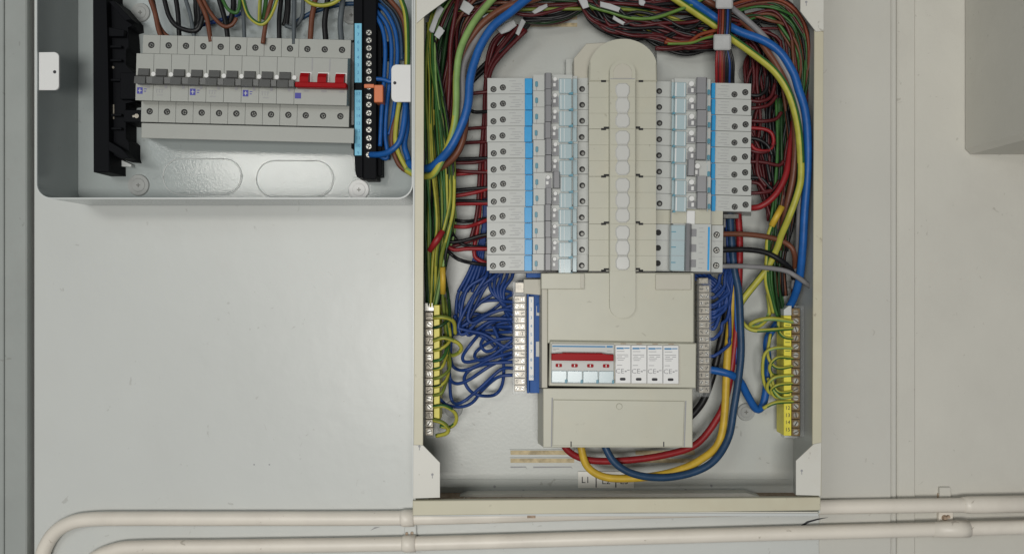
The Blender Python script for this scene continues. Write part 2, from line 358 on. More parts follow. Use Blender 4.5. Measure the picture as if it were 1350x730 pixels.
# black busbar holder
t = thing('busbar_holder', 'black moulded plastic busbar holder standing beside the row of grey breakers', 'busbar holder', P(147, 227, 3))
part('spine_bar', MB().prism([(122,-40),(139,-40),(141,30),(143,120),(144,227),(123,227)], 3, 46, 0.8), BLACKP, t)
part('moulding', MB().prism([(139,-40),(139,2),(146,0),(157,4),(174,24),(175,34),(168,36),(169,45),(170,62),(165.5,66),(165,85),(170,92),(177,95),(178,98),(166,99),(166,131),(178,134),(165,136),(165,183),(170,187),(170,205),(172,211),(160,210),(143,200),(143,216),(141,216)], 3, 34, 0.6), BLACKP, t)
part('fin', MB().prism([(143,2),(150,1),(174,26),(165,27)], 34.1, 52, 0.5), BLACKP, t)
part('fin', MB().prism([(143,36),(164,40),(163,48),(143,48)], 34.1, 42, 0.5), BLACKP, t)
part('fin', MB().prism([(143,186),(160,196),(172,209),(160,208),(143,198)], 34.1, 50, 0.5), BLACKP, t)
for y in (60, 78, 104, 150, 168): part('rib', MB().box(144.5, y, 160, y+3, 34.1, 40, 0.4), BLACKP, t)
part('rail_end', MB().box(158, 96, 182, 131, 3, 40, 0.8), BLACKP, t)
tb = part('fixing_tab', MB().box(163, 145, 188, 161, 3, 40, 0.6), BLACKP, t)
part('tab_screw', MB().cyl(180, 153, 3, 40, 41, 10).cyl(176, 153.4, 1.6, 40, 40.6, 8), TIN, tb)
part('foot_clip', MB().prism([(143,214),(160,211),(173,217),(173,220),(158,219),(143,221)], 4, 14, 0.4), RIMM, t)
mb = MB().cyl(149, 43, 1.6, 34, 35.2, 8); mb.cyl(149, 89, 1.6, 34, 35.2, 8); mb.box(147.5, 138, 150.5, 157, 34, 35, 0)
part('clip_slot', mb, TIN, t)

# small breakers
HS, HN, HT = 46, 62, 74
ANG = 1.45
def mcb_unit(i, poles=1, red=False):
    x = 198.5+22.86*i; yo = 0.585*i
    return x, yo
def make_mcb(i, mark):
    x, yo = mcb_unit(i)
    t = thing('circuit_breaker', '', 'circuit breaker', P(x, 105+yo, HS), 'grey switch breakers in the shallow enclosure', ANG)
    xa, xb = x-11.2, x+11.2
    prof = [(y+yo, h) for y, h in ((46.5,4),(46.5,HS),(70.5,HS),(71,HN),(132.5,HN),(133.5,HS),(161,HS),(161,4))]
    part('body', MB().profy(prof, xa, xb, HS), WHITEG, t)
    for ys in (59.6, 147): screw(x-0.2, ys+yo, 4.3, HS, t, DMETAL, 30+i*37, shrink=0.66)
    xn = (x-675)*kf(HS)/kf(HN)+675
    b = part('toggle_seat', MB().box(xn-8.6, 90.5+yo, xn+6.9, 112+yo, HN-0.5, HN+0.5, 0.2), HOLE, t)
    tg = part('toggle', MB().profy([(91+yo, HN),(91+yo, HN+3),(99+yo, HN+4),(101+yo, HT),(110+yo, HT+1),(111.5+yo, HN)], xn-7.2+0, xn+7.0, HN), GREYD, t)
    part('toggle_tie', MB().box(xn-11.4, 100.5+yo, xn+11.4, 110+yo, HN+2, HT-1.5, 0.6), GREYD, tg)
    part('indicator_window', MB().box(xn+3.2, 112.2+yo, xn+6.6, 116+yo, HN, HN+0.25, 0), INK, t)
    part('terminal_post', MB().cyl(xn+11.4, 97.5+yo, 3.0, HN, HN+2, 8), WHITEB, t)
    if mark == 0:
        part('blue_mark', MB().box(xn-9.6, 115.5+yo, xn-2.2, 124+yo, HN, HN+0.2, 0).box(xn-0.5, 117+yo, xn+3, 118+yo, HN, HN+0.2, 0).box(xn-0.5, 120+yo, xn+2.4, 121+yo, HN, HN+0.2, 0), INKV, t)
        part('blue_mark_star', MB().box(xn-8.2, 119.2+yo, xn-3.6, 120.2+yo, HN+.2, HN+0.34, 0).box(xn-6.4, 117+yo, xn-5.4, 122.6+yo, HN+.2, HN+0.36, 0), WHITEP, t)
    elif mark == 1:
        mb = MB()
        for k in range(3): mb.box(xn-8+3.6*k, 117+yo, xn-5.6+3.6*k, 118.2+yo, HN, HN+0.2, 0).box(xn-7.6+3.6*k, 119+yo, xn-6.8+3.6*k, 122+yo, HN, HN+0.2, 0)
        mb.box(xn-6.4, 124.6+yo, xn+1.4, 125.5+yo, HN, HN+.2, 0)
        part('printed_marks', mb, INK, t)
    return t
for i in range(9):
    t = make_mcb(i, i % 3)
    t['label'] = 'grey toggle breaker, %s from the black busbar holder in the shallow enclosure' % ordinal(i)
x0 = 198.5+22.86*9; x2 = 198.5+22.86*11; yo = 0.585*10
t = thing('isolator_switch', 'white three pole main switch with red toggles at the end of the grey breakers', 'main switch', P((x0+x2)/2, 105+yo, HS), None, ANG)
part('body', MB().profy([(y+yo, h) for y, h in ((46.5,4),(46.5,HS),(70.5,HS),(71,HN),(132.5,HN),(133.5,HS),(161,HS),(161,4))], x0-11.2, x2+11.2, HS), WHITEG, t)
for k in range(3):
    x = x0+22.86*k; y_ = yo+0.585*(k-1)*0
    xn = (x-675)*kf(HS)/kf(HN)+675
    for ys in (59.6, 147): screw(x-0.2, ys+yo, 4.3, HS, t, DMETAL, 15+k*50, shrink=0.66)
    tg = part('toggle', MB().profy([(91+yo, HN),(91+yo, HN+5),(96+yo, HN+9),(106+yo, HN+9),(108+yo, HN)], xn-2.5, xn+9, HN), REDP, t)
    part('toggle_seat', MB().box(xn-4, 90+yo, xn+10.5, 111+yo, HN-.3, HN+0.4, 0), WHITEB, t)
    part('printed_dash', MB().box(xn+1, 113.5+yo, xn+8, 115.8+yo, HN, HN+0.2, 0), INK, t)
    if k < 2: part('pole_groove', MB().box(xn+10.6, 71.5+yo, xn+12, 88+yo, HN-.2, HN+0.15, 0), INK, t)
xn = (x0-675)*kf(HS)/kf(HN)+675
part('red_tie_bar', MB().box(xn-11, 102.5+yo, xn+57, 109.5+yo, HN+1, HT, 1.0), REDP, t)
part('blue_mark', MB().box(xn-10.5, 117.5+yo, xn-2.5, 125+yo, HN, HN+0.2, 0), INKV, t)
t = thing('busbar_cover', 'long grey white plastic busbar cover running under the row of grey breakers', 'busbar cover', P(325, 172, 30), None, ANG)
part('cover', MB().taper(186.5, 165.5, 467, 185.5, 58, 189, 165.5, 464, 184, 6, 0.6), WHITEG, t)
t = thing('breaker_end_bracket', 'dark grey end bracket between the red switch and the blue labelled neutral bar', 'bracket', P(465, 140, 4))
part('bracket', MB().box(463, 56, 469, 165, 4, 42, 0.5), GREYD, t)
part('bracket_foot', MB().box(463, 188, 470, 196, 4, 30, 0.5), BLACKP, t)

# neutral bar of the shallow enclosure
t = thing('neutral_bar', 'black neutral bar with sky blue number strips in the shallow enclosure', 'neutral bar', P(483, 235, 4))
part('holder', MB().prism([(466,-60),(478,-60),(478,234),(470,233),(468,225),(468,205),(466,205)], 4, 42, 0.5).box(478.3, -60, 496, 236, 4, 38, 0.6), BLACKP, t)
part('holder_step', MB().box(496.2, 41, 503, 232, 4, 26, 0.5).box(503.2, 55, 513, 76, 4, 24, 0.5).box(503.2, 193, 512, 208, 4, 24, .5), BLACKP, t)
for (ya, yb, nn, n0) in ((31, 109, 8, 1), (119, 205, 9, 9)):
    st = part('number_strip', MB().box(467.5, ya, 476.8, yb, 42, 43.2, 0.3), LABB, t)
    for k in range(nn):
        text(str(n0+nn-1-k), 472.2, ya+5+(yb-ya-8)*k/(nn-1), 43.3, 4.4, INKBL, st, 0, 'printed_number')
for k in range(8): screw(486, 43+k*10.2, 4.4, 38, t, METAL, 40+k*23, shrink=0.9)
for k in range(8): screw(486, 127+k*11, 4.4, 38, t, METAL, 10+k*31, shrink=0.9)
part('orange_clip', MB().box(493, 112, 505, 135, 26, 44, 0.8).box(480, 111, 493, 116, 38, 41, 0.4), ORANGE, t)

# ------------------------------------------------------------------ tall cream board
t = thing('distribution_board', 'tall cream open metal distribution board with two banks of breakers inside', 'distribution board', P(814, 660, 0))
HB = 93
def bx(x, h, hf=HB): return (x-675)*kf(hf)/kf(h)+675
part('back_panel', MB().quad_box((P(546,0,HB).x, -4*S, -284.6*S), (P(1082,0,HB).x, -0.6*S, 420*S), 0), INNER, t)
part('side_wall', MB().quad_box((P(545.5,0,HB).x, -(HB-2.5)*S, -284*S), (P(547.5,0,HB).x, -4.05*S, 420*S), 0), INNER, t)
part('side_wall', MB().quad_box((P(1080.5,0,HB).x, -(HB-2.5)*S, -284*S), (P(1082.5,0,HB).x, -4.05*S, 420*S), 0), INNER, t)
part('front_flange', MB().prism([(548.8,-200),(559.5,-200),(557.5,655),(545,655)], HB-2.4, HB, 0.5), CREAM, t)
part('front_flange', MB().prism([(1075,-200),(1087,-200),(1083,653),(1071,653)], HB-2.4, HB, 0.5), CREAM, t)
part('outer_edge', MB().prism([(545.5,-200),(548.6,-200),(545,655),(543.2,655)], HB-60, HB-0.6, 0.3), RIMM, t)
part('floor_panel', MB().quad_box((P(547.6,0,HB).x, -(HB-6)*S, -284.6*S), (P(1080.4,0,HB).x, -4.05*S, -283.2*S), 0), GUSS, t)
for xa, xb in ((566, 612), (990, 1064)): part('grime_patch', MB().quad_box((P(xa,0,20).x, -52*S, -283.19*S), (P(xb,0,20).x, -4.2*S, -282.7*S), 0), RUST, t)
part('grime_patch', MB().quad_box((P(613,0,20).x, -60*S, -283.19*S), (P(989,0,20).x, -25*S, -282.8*S), 0), RUST, t)
part('floor_fold', MB().box(582, 631.2, 1040, 633, 4.06, 5.0, 0.3), INNER, t)
part('lid_rail', MB().prism([(598,657),(616,651),(985,649.6),(1006,655.4),(616,655.4)], 8, 24, 0.4), GUSS, t)
part('bottom_lip', MB().prism([(544,659.6),(1082,655.2),(1082,672.4),(544,679.4)], HB-5, HB+2, 0.8), CREAM, t)
for pts in ([(545,586),(557.6,586.5),(580,609.5),(580,655.5),(544.6,656.6)], [(1083,583),(1073,585),(1049.5,607),(1049.5,652),(1082,653)],
            [(549,-200),(600,-200),(600,-8),(561,20.5),(549.2,31)], [(1055,-200),(1087,-200),(1086,41),(1076,42),(1055.4,15)]):
    part('corner_gusset', MB().prism(pts, HB, HB+1.6, 0.3), GUSS, t)
for x, y in ((570, 625), (1057, 620), (553, 588), (1063, 3)):
    part('gusset_hole', MB().cyl(x, y, 1.7, HB+1.4, HB+1.75, 8).box(x-0.5, y, x+0.5, y+5, HB+1.5, HB+1.72, 0), INK, t)
part('under_lip', MB().quad_box((P(544.5,0,HB).x, -(HB-5.2)*S, -288.5*S), (P(1081.5,0,HB).x, -4.1*S, -284.7*S), 0.5), RIMM, t)
part('lip_slot', MB().box(695, 679.2, 706, 682.5, HB-5.2, HB-4.6, 0), RUST, t)
for xa, xb in ((673, 757), (838, 916)):
    for ya, yb in ((593.5, 599), (604, 609.5)):
        s_ = part('cable_slot', MB().box(xa, ya, xb, yb, 4.0, 4.5, 0), WOOD, t)
        part('slot_edge', MB().box(xa-1, ya-1.6, xb+1, ya-0.1, 4, 5.6, 0.3), INNER, s_)
for xa, xb in ((673, 695), (703, 755)):
    part('cable_slot', MB().prism([(xa, 614.6), (xb-2, 614.6), (xb, 618), (xb-2, 615.8), (xa, 616.4)], 4.0, 4.6), INK, t)
for ya in (21, 30.5): part('cable_slot', MB().box(692, ya, 761, ya+5, 4, 4.6, 0), WOOD, t)
part('panel_hole', MB().cyl(652, 641, 1.8, 4, 4.6, 8).cyl(690, 647, 2.0, 4, 4.6, 8).cyl(938, 640, 1.7, 4, 4.6, 8).cyl(904, 646, 2.0, 4, 4.6, 8), INK, t)
st = part('phase_sticker', MB().box(762, 621, 836, 643, 5.5, 6.4, 0.2), SOCKET, t)
for s_, x, y in (('L1', 772, 632.5), ('L2', 799, 634), ('L3', 823, 634)): text(s_, x, y, 6.5, 8.5, INKB, st)
part('sticker_line', MB().box(785.2, 629, 786.6, 642, 6.4, 6.6, 0).box(811.2, 629, 812.6, 642, 6.4, 6.6, 0), INKB, st)
washer(598, 539, 12, 4, 'grey fixing disc under the lowest blue neutral loops')
washer(984, 543, 12, 4, 'grey fixing disc beside the lowest dip of the bright blue cable')
washer(987, 97, 13, 4, 'grey fixing disc above the eight-way bank behind dark red wires')
washer(1041, 379, 9, 4, 'small grey fixing disc above the brass earth bar with yellow strip')

# busbar spine between the banks
HSP = 84
t = thing('busbar_shroud', 'tall beige busbar shroud with rounded top between the two banks of breakers', 'busbar shroud', P(820, 360, 4))
part('base_block', MB().prism([(756.5,110),(756.5,77),(773,57.5),(800,56),(800,110)], 4, 58, 0.8), BEIGED, t)
part('base_side_plate', MB().box(746, 77, 757, 108, 4, 30, 0.5), INNER, t)
part('base_plate', MB().box(866, 66, 945, 112, 4, 24, 0.5), INNER, t)
part('front_shell', MB().prism([(776.5,107.5)]+[(821.5-44.8*math.cos(R(a)), 90-38.5*math.sin(R(a))) for a in range(6, 175, 8)]+[(866.5,107.5)], 30, HSP, 1.6), BEIGE, t)
part('core', MB().box(777, 107.6, 864, 359, 4, HSP-2.2, 0), BEIGED, t)
for k in range(12):
    ya = 107.8+20.85*k; yb = ya+(20.78 if k % 3 < 2 else 20.4)
    part('shroud_segment', MB().box(776.5, ya, 803.4, yb, HSP-2.1, HSP, 0.16), BEIGE, t)
    part('shroud_segment', MB().box(838.2, ya, 865, yb, HSP-2.1, HSP, 0.16), BEIGE, t)
for k in range(5):
    y = 107.8+62.4*k-(0 if k else 0.8)
    if k == 4: y = 356.5
    mb = MB().box(792.5, y-1.2, 799, y+1.6, HSP-.2, HSP+0.3, 0); mb2 = MB().box(842, y-1.2, 848, y+1.6, HSP-.2, HSP+0.3, 0)
    if k: mb.box(796, y-3, 803, y-0.4, HSP-.2, HSP+0.34, 0); mb2.box(837.5, y-3.4, 844, y-0.6, HSP-.2, HSP+0.34, 0)
    part('shroud_slot', mb, HOLE, t); part('shroud_slot', mb2, HOLE, t)
part('shadow_seam', MB().box(777, 357.2, 864, 358.6, HSP-2, HSP+.3, 0), INKB, t)
ch = part('centre_channel', MB().prism(rr(803.8, 79.5, 837.8, 419, 16.5, 14), HSP-1, HSP+9, 0.5), BEIGE, t)
part('channel_tongue', MB().prism(rr(808.5, 84, 833.2, 103.5, 12, 8, '1001'), HSP+9, HSP+9.7, 0.5), BEIGED, ch)
part('channel_seam', MB().box(804.5, 103.6, 837.2, 104.6, HSP+8.9, HSP+9.25, 0).box(804.5, 356, 837.2, 357.4, HSP+8.9, HSP+9.25, 0), INK, ch)
for k in range(12):
    yc = 118+20.85*k
    part('channel_piece', MB().box(804.6, yc-10.2, 837, yc+10.1, HSP+8.95, HSP+9.5, 0.15), BEIGE, ch)
    g0 = k % 3 == 0; g2 = k % 3 == 2
    pts = ([(816,yc-8.6),(826,yc-8.6),(829,yc-6)] if g0 else [(814.6,yc-10.3),(827.4,yc-10.3)]) + [(830.4,yc-4),(830.4,yc+4)] + ([(829,yc+6),(826,yc+8.6),(816,yc+8.6),(813,yc+6)] if g2 else [(827.4,yc+10.3),(814.6,yc+10.3)]) + [(811.6,yc+4),(811.6,yc-4)] + ([(813,yc-6)] if g0 else [])
    part('clear_lens', MB().prism(pts, HSP+9.4, HSP+11.6, 1.3), CLEARW, ch)

# ------------------------------------------------------------------ RCBO banks
HW, HNO, HTO = 66, 82, 92
PITCH = 21.13
def make_rcbo_a(off):
    ya = 103.2; yb = ya+PITCH-0.5; g = 'breakers of the twelve-way bank'
    t = thing('breaker_module', '', 'circuit breaker', P(709, ya+10, HW), g)
    part('body', MB().profx([(643,4),(643,HW),(702.6,HW),(703.4,HNO),(755,HNO),(755.6,76),(761.5,76),(762,HW),(776,HW),(776,4)], ya, yb, HW), WHITEP, t)
    part('blue_band', MB().box(692.4, ya+0.15, 702.3, yb-0.15, HW-1, HW+4, 0.5), BLUEB, t)
    screw(651, ya+14.6, 4.1, HW, t, DMETAL, 35); screw(663.4, ya+12.3, 4.1, HW, t, DMETAL, 70)
    part('terminal_hole', MB().cyl(767.8, ya+14.4, 3.9, HW-.5, HW+0.3, 12), HOLE, t)
    part('hole_screw', MB().cyl(768.4, ya+15, 2.2, HW, HW+0.6, 8), DMETAL, t)
    mb = MB()
    for dx, dy, w in ((671.5, 3.4, 9), (676, 7.4, 12), (674, 10.6, 11), (679.5, 13.8, 8), (672.5, 16.2, 13)): mb.box(dx, ya+dy, dx+w, ya+dy+0.55, HW, HW+0.15, 0)
    mb.box(688.5, ya+9.8, 689.6, ya+11, HW, HW+.15, 0)
    part('printed_lines', mb, INK, t)
    part('test_button', MB().prism(rr(706, ya+4, 709.6, ya+11.4, 1.5, 3), HNO-.2, HNO+1.2, 0.4), TEAL, t)
    part('button_line', MB().box(707.4, ya+12, 708.2, ya+18, HNO, HNO+.15, 0), INK, t)
    xt = (718, 727.8) if not off else (728.4, 738.4)
    xw = (728.6, 736.6) if not off else (719, 727.4)
    part('toggle', MB().profx([(xt[0], HNO), (xt[0]+.6, HTO-3), (xt[0]+2.5, HTO), (xt[1]-1.2, HTO), (xt[1], HTO-4), (xt[1], HNO)], ya+0.1, yb-.1, HW), GREYT, t)
    part('toggle_window', MB().box(xw[0], ya+3, xw[1], ya+16, HNO-.3, HNO+0.4, 0), GREYT, t)
    part('window_glint', MB().cyl((xw[0]+xw[1])/2-.4, ya+1.2, 3.4, HNO, HNO+3, 8, 2.6).box(xw[0]+1, ya+6.5, xw[0]+4.6, ya+11, HNO, HNO+1.6, 0.3), WHITEB, t)  # white bumps stand in for glints at the toggle window
    cv = part('label_cover', MB().box(737.4 if not off else 739, ya+0.4, 754, yb-0.6, HNO-.4, HNO+4, 0.7), LBLUE, t)
    part('cover_notch', MB().prism([(750.5,yb-1.2),(755.4,yb-2.6),(755.8,yb+1.2),(750,yb+.5)], HNO+2, HNO+4.4), TEAL, cv)
    part('cover_rib', MB().box(739.5, ya+1.4, 740.3, yb-1.6, HNO+3.9, HNO+4.3, 0).box(744.5, ya+1.4, 745.1, yb-1.6, HNO+3.9, HNO+4.25, 0), WHITEB, cv)
    part('cover_ledge', MB().box(755.6, ya+0.6, 761.4, yb-.6, 75.8, 78.5, 0.5), LBLUE, t)
    return t
def make_rcbo_b(off):
    ya = 109.0; yb = ya+PITCH-0.62; g = 'breakers of the eight-way bank'
    t = thing('breaker_module', '', 'circuit breaker', P(925, ya+10, HW), g, 1.5)
    Y = ya+0
    part('body', MB().profx([(864.5,4),(864.5,HW),(885,HW),(885.4,76),(888.8,76),(889.2,HNO),(936.5,HNO),(937.5,HW),(990,HW),(990,4)], ya, yb, HW), WHITEP, t)
    part('blue_stripe', MB().box(938.2, ya+.1, 943.2, yb-.1, HW-1, HW+3, 0.5), BLUEB, t)
    screw(968.4, ya+14.6, 4.1, HW, t, DMETAL, 20, shrink=0.9); screw(982.6, ya+11.4, 4.2, HW, t, DMETAL, 60)
    part('terminal_hole', MB().cyl(869.2, ya+13.0, 3.9, HW-.5, HW+0.3, 12), HOLE, t)
    part('hole_screw', MB().cyl(869.6, ya+13.4, 2.0, HW, HW+0.6, 8), DMETAL, t)
    mb = MB()
    for dx, dy, w in ((950, 3.4, 11), (946.5, 7.6, 14), (950, 11.0, 9), (946.5, 14.8, 12), (954, 17.2, 8)): mb.box(dx, ya+dy, dx+w, ya+dy+0.5, HW, HW+0.15, 0)
    part('printed_lines', mb, INK, t)
    part('test_button', MB().prism(rr(933, ya+9, 936.6, ya+16, 1.5, 3), HNO-.2, HNO+1.2, 0.4), TEAL, t)
    part('toggle_frame', MB().box(932.2, ya+1, 932.9, yb-1, HNO, HNO+.3, 0), LBLUE, t)
    xt = (917.4, 932) if not off else (906, 916.5)
    xw = (906.6, 916.8) if not off else (917.5, 922)
    part('toggle', MB().profx([(xt[0], HNO), (xt[0]+.4, HTO-3), (xt[0]+2, HTO-1), (xt[1]-1.5, HTO), (xt[1], HTO-3), (xt[1], HNO)], ya+0.1, yb-.1, HW), GREYT, t)
    part('toggle_window', MB().box(xw[0], ya+6, xw[1], ya+15.5, HNO-.3, HNO+0.4, 0), GREYT, t)
    part('window_glint', MB().cyl((xw[0]+xw[1])/2-.2, ya+2.2, 4.4, HNO, HNO+5, 10, 3.4).box(xw[1]-5.5, ya+8, xw[1]-2, ya+13.5, HNO, HNO+1.6, 0.3), WHITEB, t)  # glints beside the toggle, built as raised white pieces
    cv = part('label_cover', MB().box(889.6, ya+0.4, 905, yb-0.6, HNO-.4, HNO+4, 0.7), LBLUE, t)
    part('cover_rib', MB().box(890.5, ya+1.4, 892.1, yb-1.6, HNO+3.9, HNO+4.4, 0).box(902.3, ya+1.4, 903.1, yb-1.6, HNO+3.9, HNO+4.25, 0), WHITEB, cv)
    part('cover_notch', MB().prism([(888.2,yb-2.4),(890.6,yb-.8),(890.6,yb+.7),(886,yb+1)], HNO+2, HNO+4.4), TEAL, cv)
    part('cover_ledge', MB().box(885.6, ya+0.6, 888.9, yb-.6, 75.8, 78.5, 0.4), LBLUE, t)
    return t
for fn, n, offi, nm in ((make_rcbo_a, 12, 6, 'twelve-way'), (make_rcbo_b, 8, 5, 'eight-way')):
    p0 = fn(False); p1 = fn(True)
    first = True
    for i in range(n):
        if i == offi: o = p1; o.location = Vector(p1.location)+Vector((0, 0, -PITCH*kf(HW)*S*i))
        elif first: o = p0; first = False; keep = Vector(p0.location)
        else: o = copy_tree(p0, Vector((0, 0, -PITCH*kf(HW)*S*i)))
        o.rotation_euler.y += R(random.uniform(-.2, .2)); o.location = Vector(o.location)+Vector((random.uniform(-.6, .6), random.uniform(-.8, .4), 0))*S
        o['label'] = ('breaker with its toggle thrown, %s from the top of the %s bank' if i == offi else 'blue striped white breaker, %s from the top of the %s bank') % (ordinal(i), nm)
# blank and three-pole breaker under the eight-way bank
t = thing('blanking_module', 'plain beige blanking module between the eight-way bank and the three pole breaker', 'blank module', P(908, 286, 4), None, 1.0)
part('body', MB().profx([(864.5,4),(864.5,HW),(884,HW),(885,HNO-4),(937,HNO-4),(938,HW),(953,HW),(953,4)], 277.6, 296, HW), BEIGE, t)
part('groove', MB().box(884.5, 278, 885.4, 295.6, HNO-4.2, HNO-3.7, 0).box(937, 278, 937.8, 295.6, HNO-4.2, HNO-3.7, 0), INK, t)
part('centre_rib', MB().box(905.5, 277.8, 916.5, 295.8, HNO-4.1, HNO-1, 0.6), WHITEB, t)
t = thing('three_pole_breaker', 'white three pole breaker feeding the brown, black and grey cables', 'circuit breaker', P(908, 327, 4), None, 1.0)
part('body', MB().profx([(863.5,4),(863.5,HW),(884,HW),(885,76),(887,HNO),(937,HNO),(938.5,HW),(953,HW),(953,4)], 296.6, 358.2, HW), WHITEP, t)
for k in range(3):
    y = 307.5+20.2*k
    part('terminal_hole', MB().cyl(867.6, y, 4, HW-.5, HW+.3, 12), HOLE, t)
    screw(944.6, y+1.6, 4.3, HW, t, METAL, 25+40*k, shrink=0.8)
    part('toggle_window', MB().box(911.5, y-5.5, 918, y+4.5, HNO-.2, HNO+.5, 0.2), GREYT, t)
    part('printed_lines', MB().box(921, y-7, 927, y-6.4, HNO, HNO+.15, 0).box(922, y-2, 929, y-1.4, HNO, HNO+.15, 0).box(921, y+5, 926, y+5.6, HNO, HNO+.15, 0), INK, t)
    part('cover_mark', MB().box(885, y-2, 891, y-.6, HNO+3.8, HNO+4.3, 0), TEAL, t)
    if k: part('pole_groove', MB().box(885.5, y-10.6, 911, y-10, HNO+3.6, HNO+4.2, 0).box(939, y-10.4, 952.6, y-9.8, HW-.1, HW+.2, 0).box(864, y-10.4, 884, y-9.8, HW-.1, HW+.2, 0), INK, t)
part('label_cover', MB().box(884.6, 297.2, 903, 357.6, 75, HNO+4, 0.8), LBLUE, t)
part('toggle', MB().profx([(903.4,HNO),(903.6,HTO-4),(905,HTO),(909,HTO-1),(911,HTO-6),(911.5,HNO)], 297, 357.8, HW), GREYT, t)
part('blue_line', MB().box(933, 299, 935.6, 356, HNO-.1, HNO+.3, 0), BLUEB, t)
t = thing('terminal_bracket', 'black plastic bracket behind the foot of the eight-way bank', 'bracket', P(960, 285, 4))
part('bracket', MB().box(953.6, 282, 974, 288, 4, 50, 0.5).box(953.6, 288.2, 957, 300, 4, 50, 0.5), DMETAL, t)
part('bracket', MB().box(953.5, 312, 957.5, 348, 4, 48, 0.5), GREYD, t)
t = thing('pan_edge', 'dark steel edge of the pan under both banks of breakers', 'steel pan', P(800, 357, 4))
part('pan_strip', MB().box(645, 356.6, 777, 360, 4, 60, 0.3), GREYD, t)
part('pan_strip', MB().box(864, 357.6, 952, 361, 4, 60, 0.3), GREYD, t)

# ------------------------------------------------------------------ incomer cover
HI = 88
t = thing('incomer_cover', 'beige cover around the red main switch below the busbar shroud', 'switch cover', P(816, 590, 4))
part('upper_panel', MB().taper(722, 359.6, 914.5, 452, HI, 716, 359.6, 917, 452, 20, 0.8), BEIGE, t)
part('upper_tab', MB().box(713.5, 360, 770.5, 381, HI-26, HI+3.5, 0.8), BEIGE, t)
part('tab_side', MB().box(765, 360.8, 770.2, 380, HI+3.4, HI+4, 0.2), BEIGED, t)
part('upper_tab', MB().box(864, 361, 911.5, 382, HI-20, HI+2.5, 0.8), BEIGED, t)
part('side_bracket', MB().prism([(690.5,368),(713,368),(713,389),(690.5,387)], 20, 62, 0.6), BEIGED, t)
part('lower_panel', MB().taper(716, 511.5, 913, 589.5, HI, 709, 511.5, 911, 584, 14, 0.8), BEIGE, t)
part('side_cheek', MB().taper(714.2, 376, 721.8, 511, HI-3, 709.5, 376, 717, 511, 16, 0.6), BEIGED, t)
fr = part('raised_frame', MB().prism([(725,449.5),(918.4,452.5),(917.8,511.5),(723.6,508.5)], 30, HI+10, 1.2), BEIGE, t)
part('opening', MB().prism([(726.6,451.5),(811.5,452.6),(897,455.6),(897,507.5),(810,507.2),(725.6,505.6)], HI+9.9, HI+10.3), BEIGED, fr)
part('door_panel', MB().prism([(729.5,526.5),(902.6,528.5),(900.6,588),(728.5,587.2)], HI-.1, HI+2.2, 0.6), BEIGE, t)
part('door_gap', MB().prism([(727.2,524),(728.9,524),(727.9,588.6),(726.2,588.6)], HI-.1, HI+.35), INK, t)
part('door_gap', MB().prism([(903.4,528),(905,528),(903,588.6),(901.4,588.6)], HI-.1, HI+.35), INK, t)
part('door_notch', MB().box(752.2, 581.5, 753.6, 588.4, HI+2, HI+2.6, 0), INKB, t)
part('door_notch', MB().box(874.4, 582, 875.8, 588.4, HI+2, HI+2.6, 0), INKB, t)
part('screw_plug', MB().cyl(816.5, 535.5, 4.4, HI+2, HI+3.4, 14, 3.6), BEIGE, t)
# main switch
HM = HI+10.3
t = thing('main_switch', 'wide four pole main switch with one long red handle', 'main switch', P(768, 479, HM), None, 0.6)
part('body', MB().box(726.8, 452.8, 809.6, 505.6, HM-20, HM+3, 0.7), WHITEP, t)
part('blue_line', MB().box(728, 455.6, 798, 457.4, HM+2.9, HM+3.2, 0), INKBL, t)
part('printed_mark', MB().box(799.5, 455.2, 807.5, 457.6, HM+2.9, HM+3.2, 0), INKBL, t)
part('printed_lines', MB().box(728.5, 459.6, 737, 460.3, HM+2.9, HM+3.15, 0).box(800, 461.6, 806, 462.2, HM+2.9, HM+3.15, 0).box(729, 461.4, 733, 461.9, HM+2.9, HM+3.15, 0), INK, t)
part('red_handle', MB().prism([(727,467.0),(741,467.0),(742,465.4),(794,465.4),(795,467.0),(809,467.0),(809,475.4),(727,475.4)], HM+2.5, HM+13, 0.9), REDP, t)
for k in range(4):
    x = 736.6+20.8*k
    f = part('red_flag', MB().prism(rr(x-4.2, 479.4, x+4.4, 484, 1.4, 3), HM+2.9, HM+3.4), REDP, t)
    part('flag_print', MB().box(x-0.4, 480, x+0.6, 483.4, HM+3.4, HM+3.6, 0), WHITEB, f)
    part('label_cover', MB().box(727.4+20.7*k, 488.6, 747.2+20.7*k, 504.4, HM+2, HM+5, 0.6), LBLUE, t)
    part('cover_notch', MB().box(745+20.7*k, 500.4, 748+20.7*k, 505, HM+3, HM+5.6, 0.3), TEAL, t)
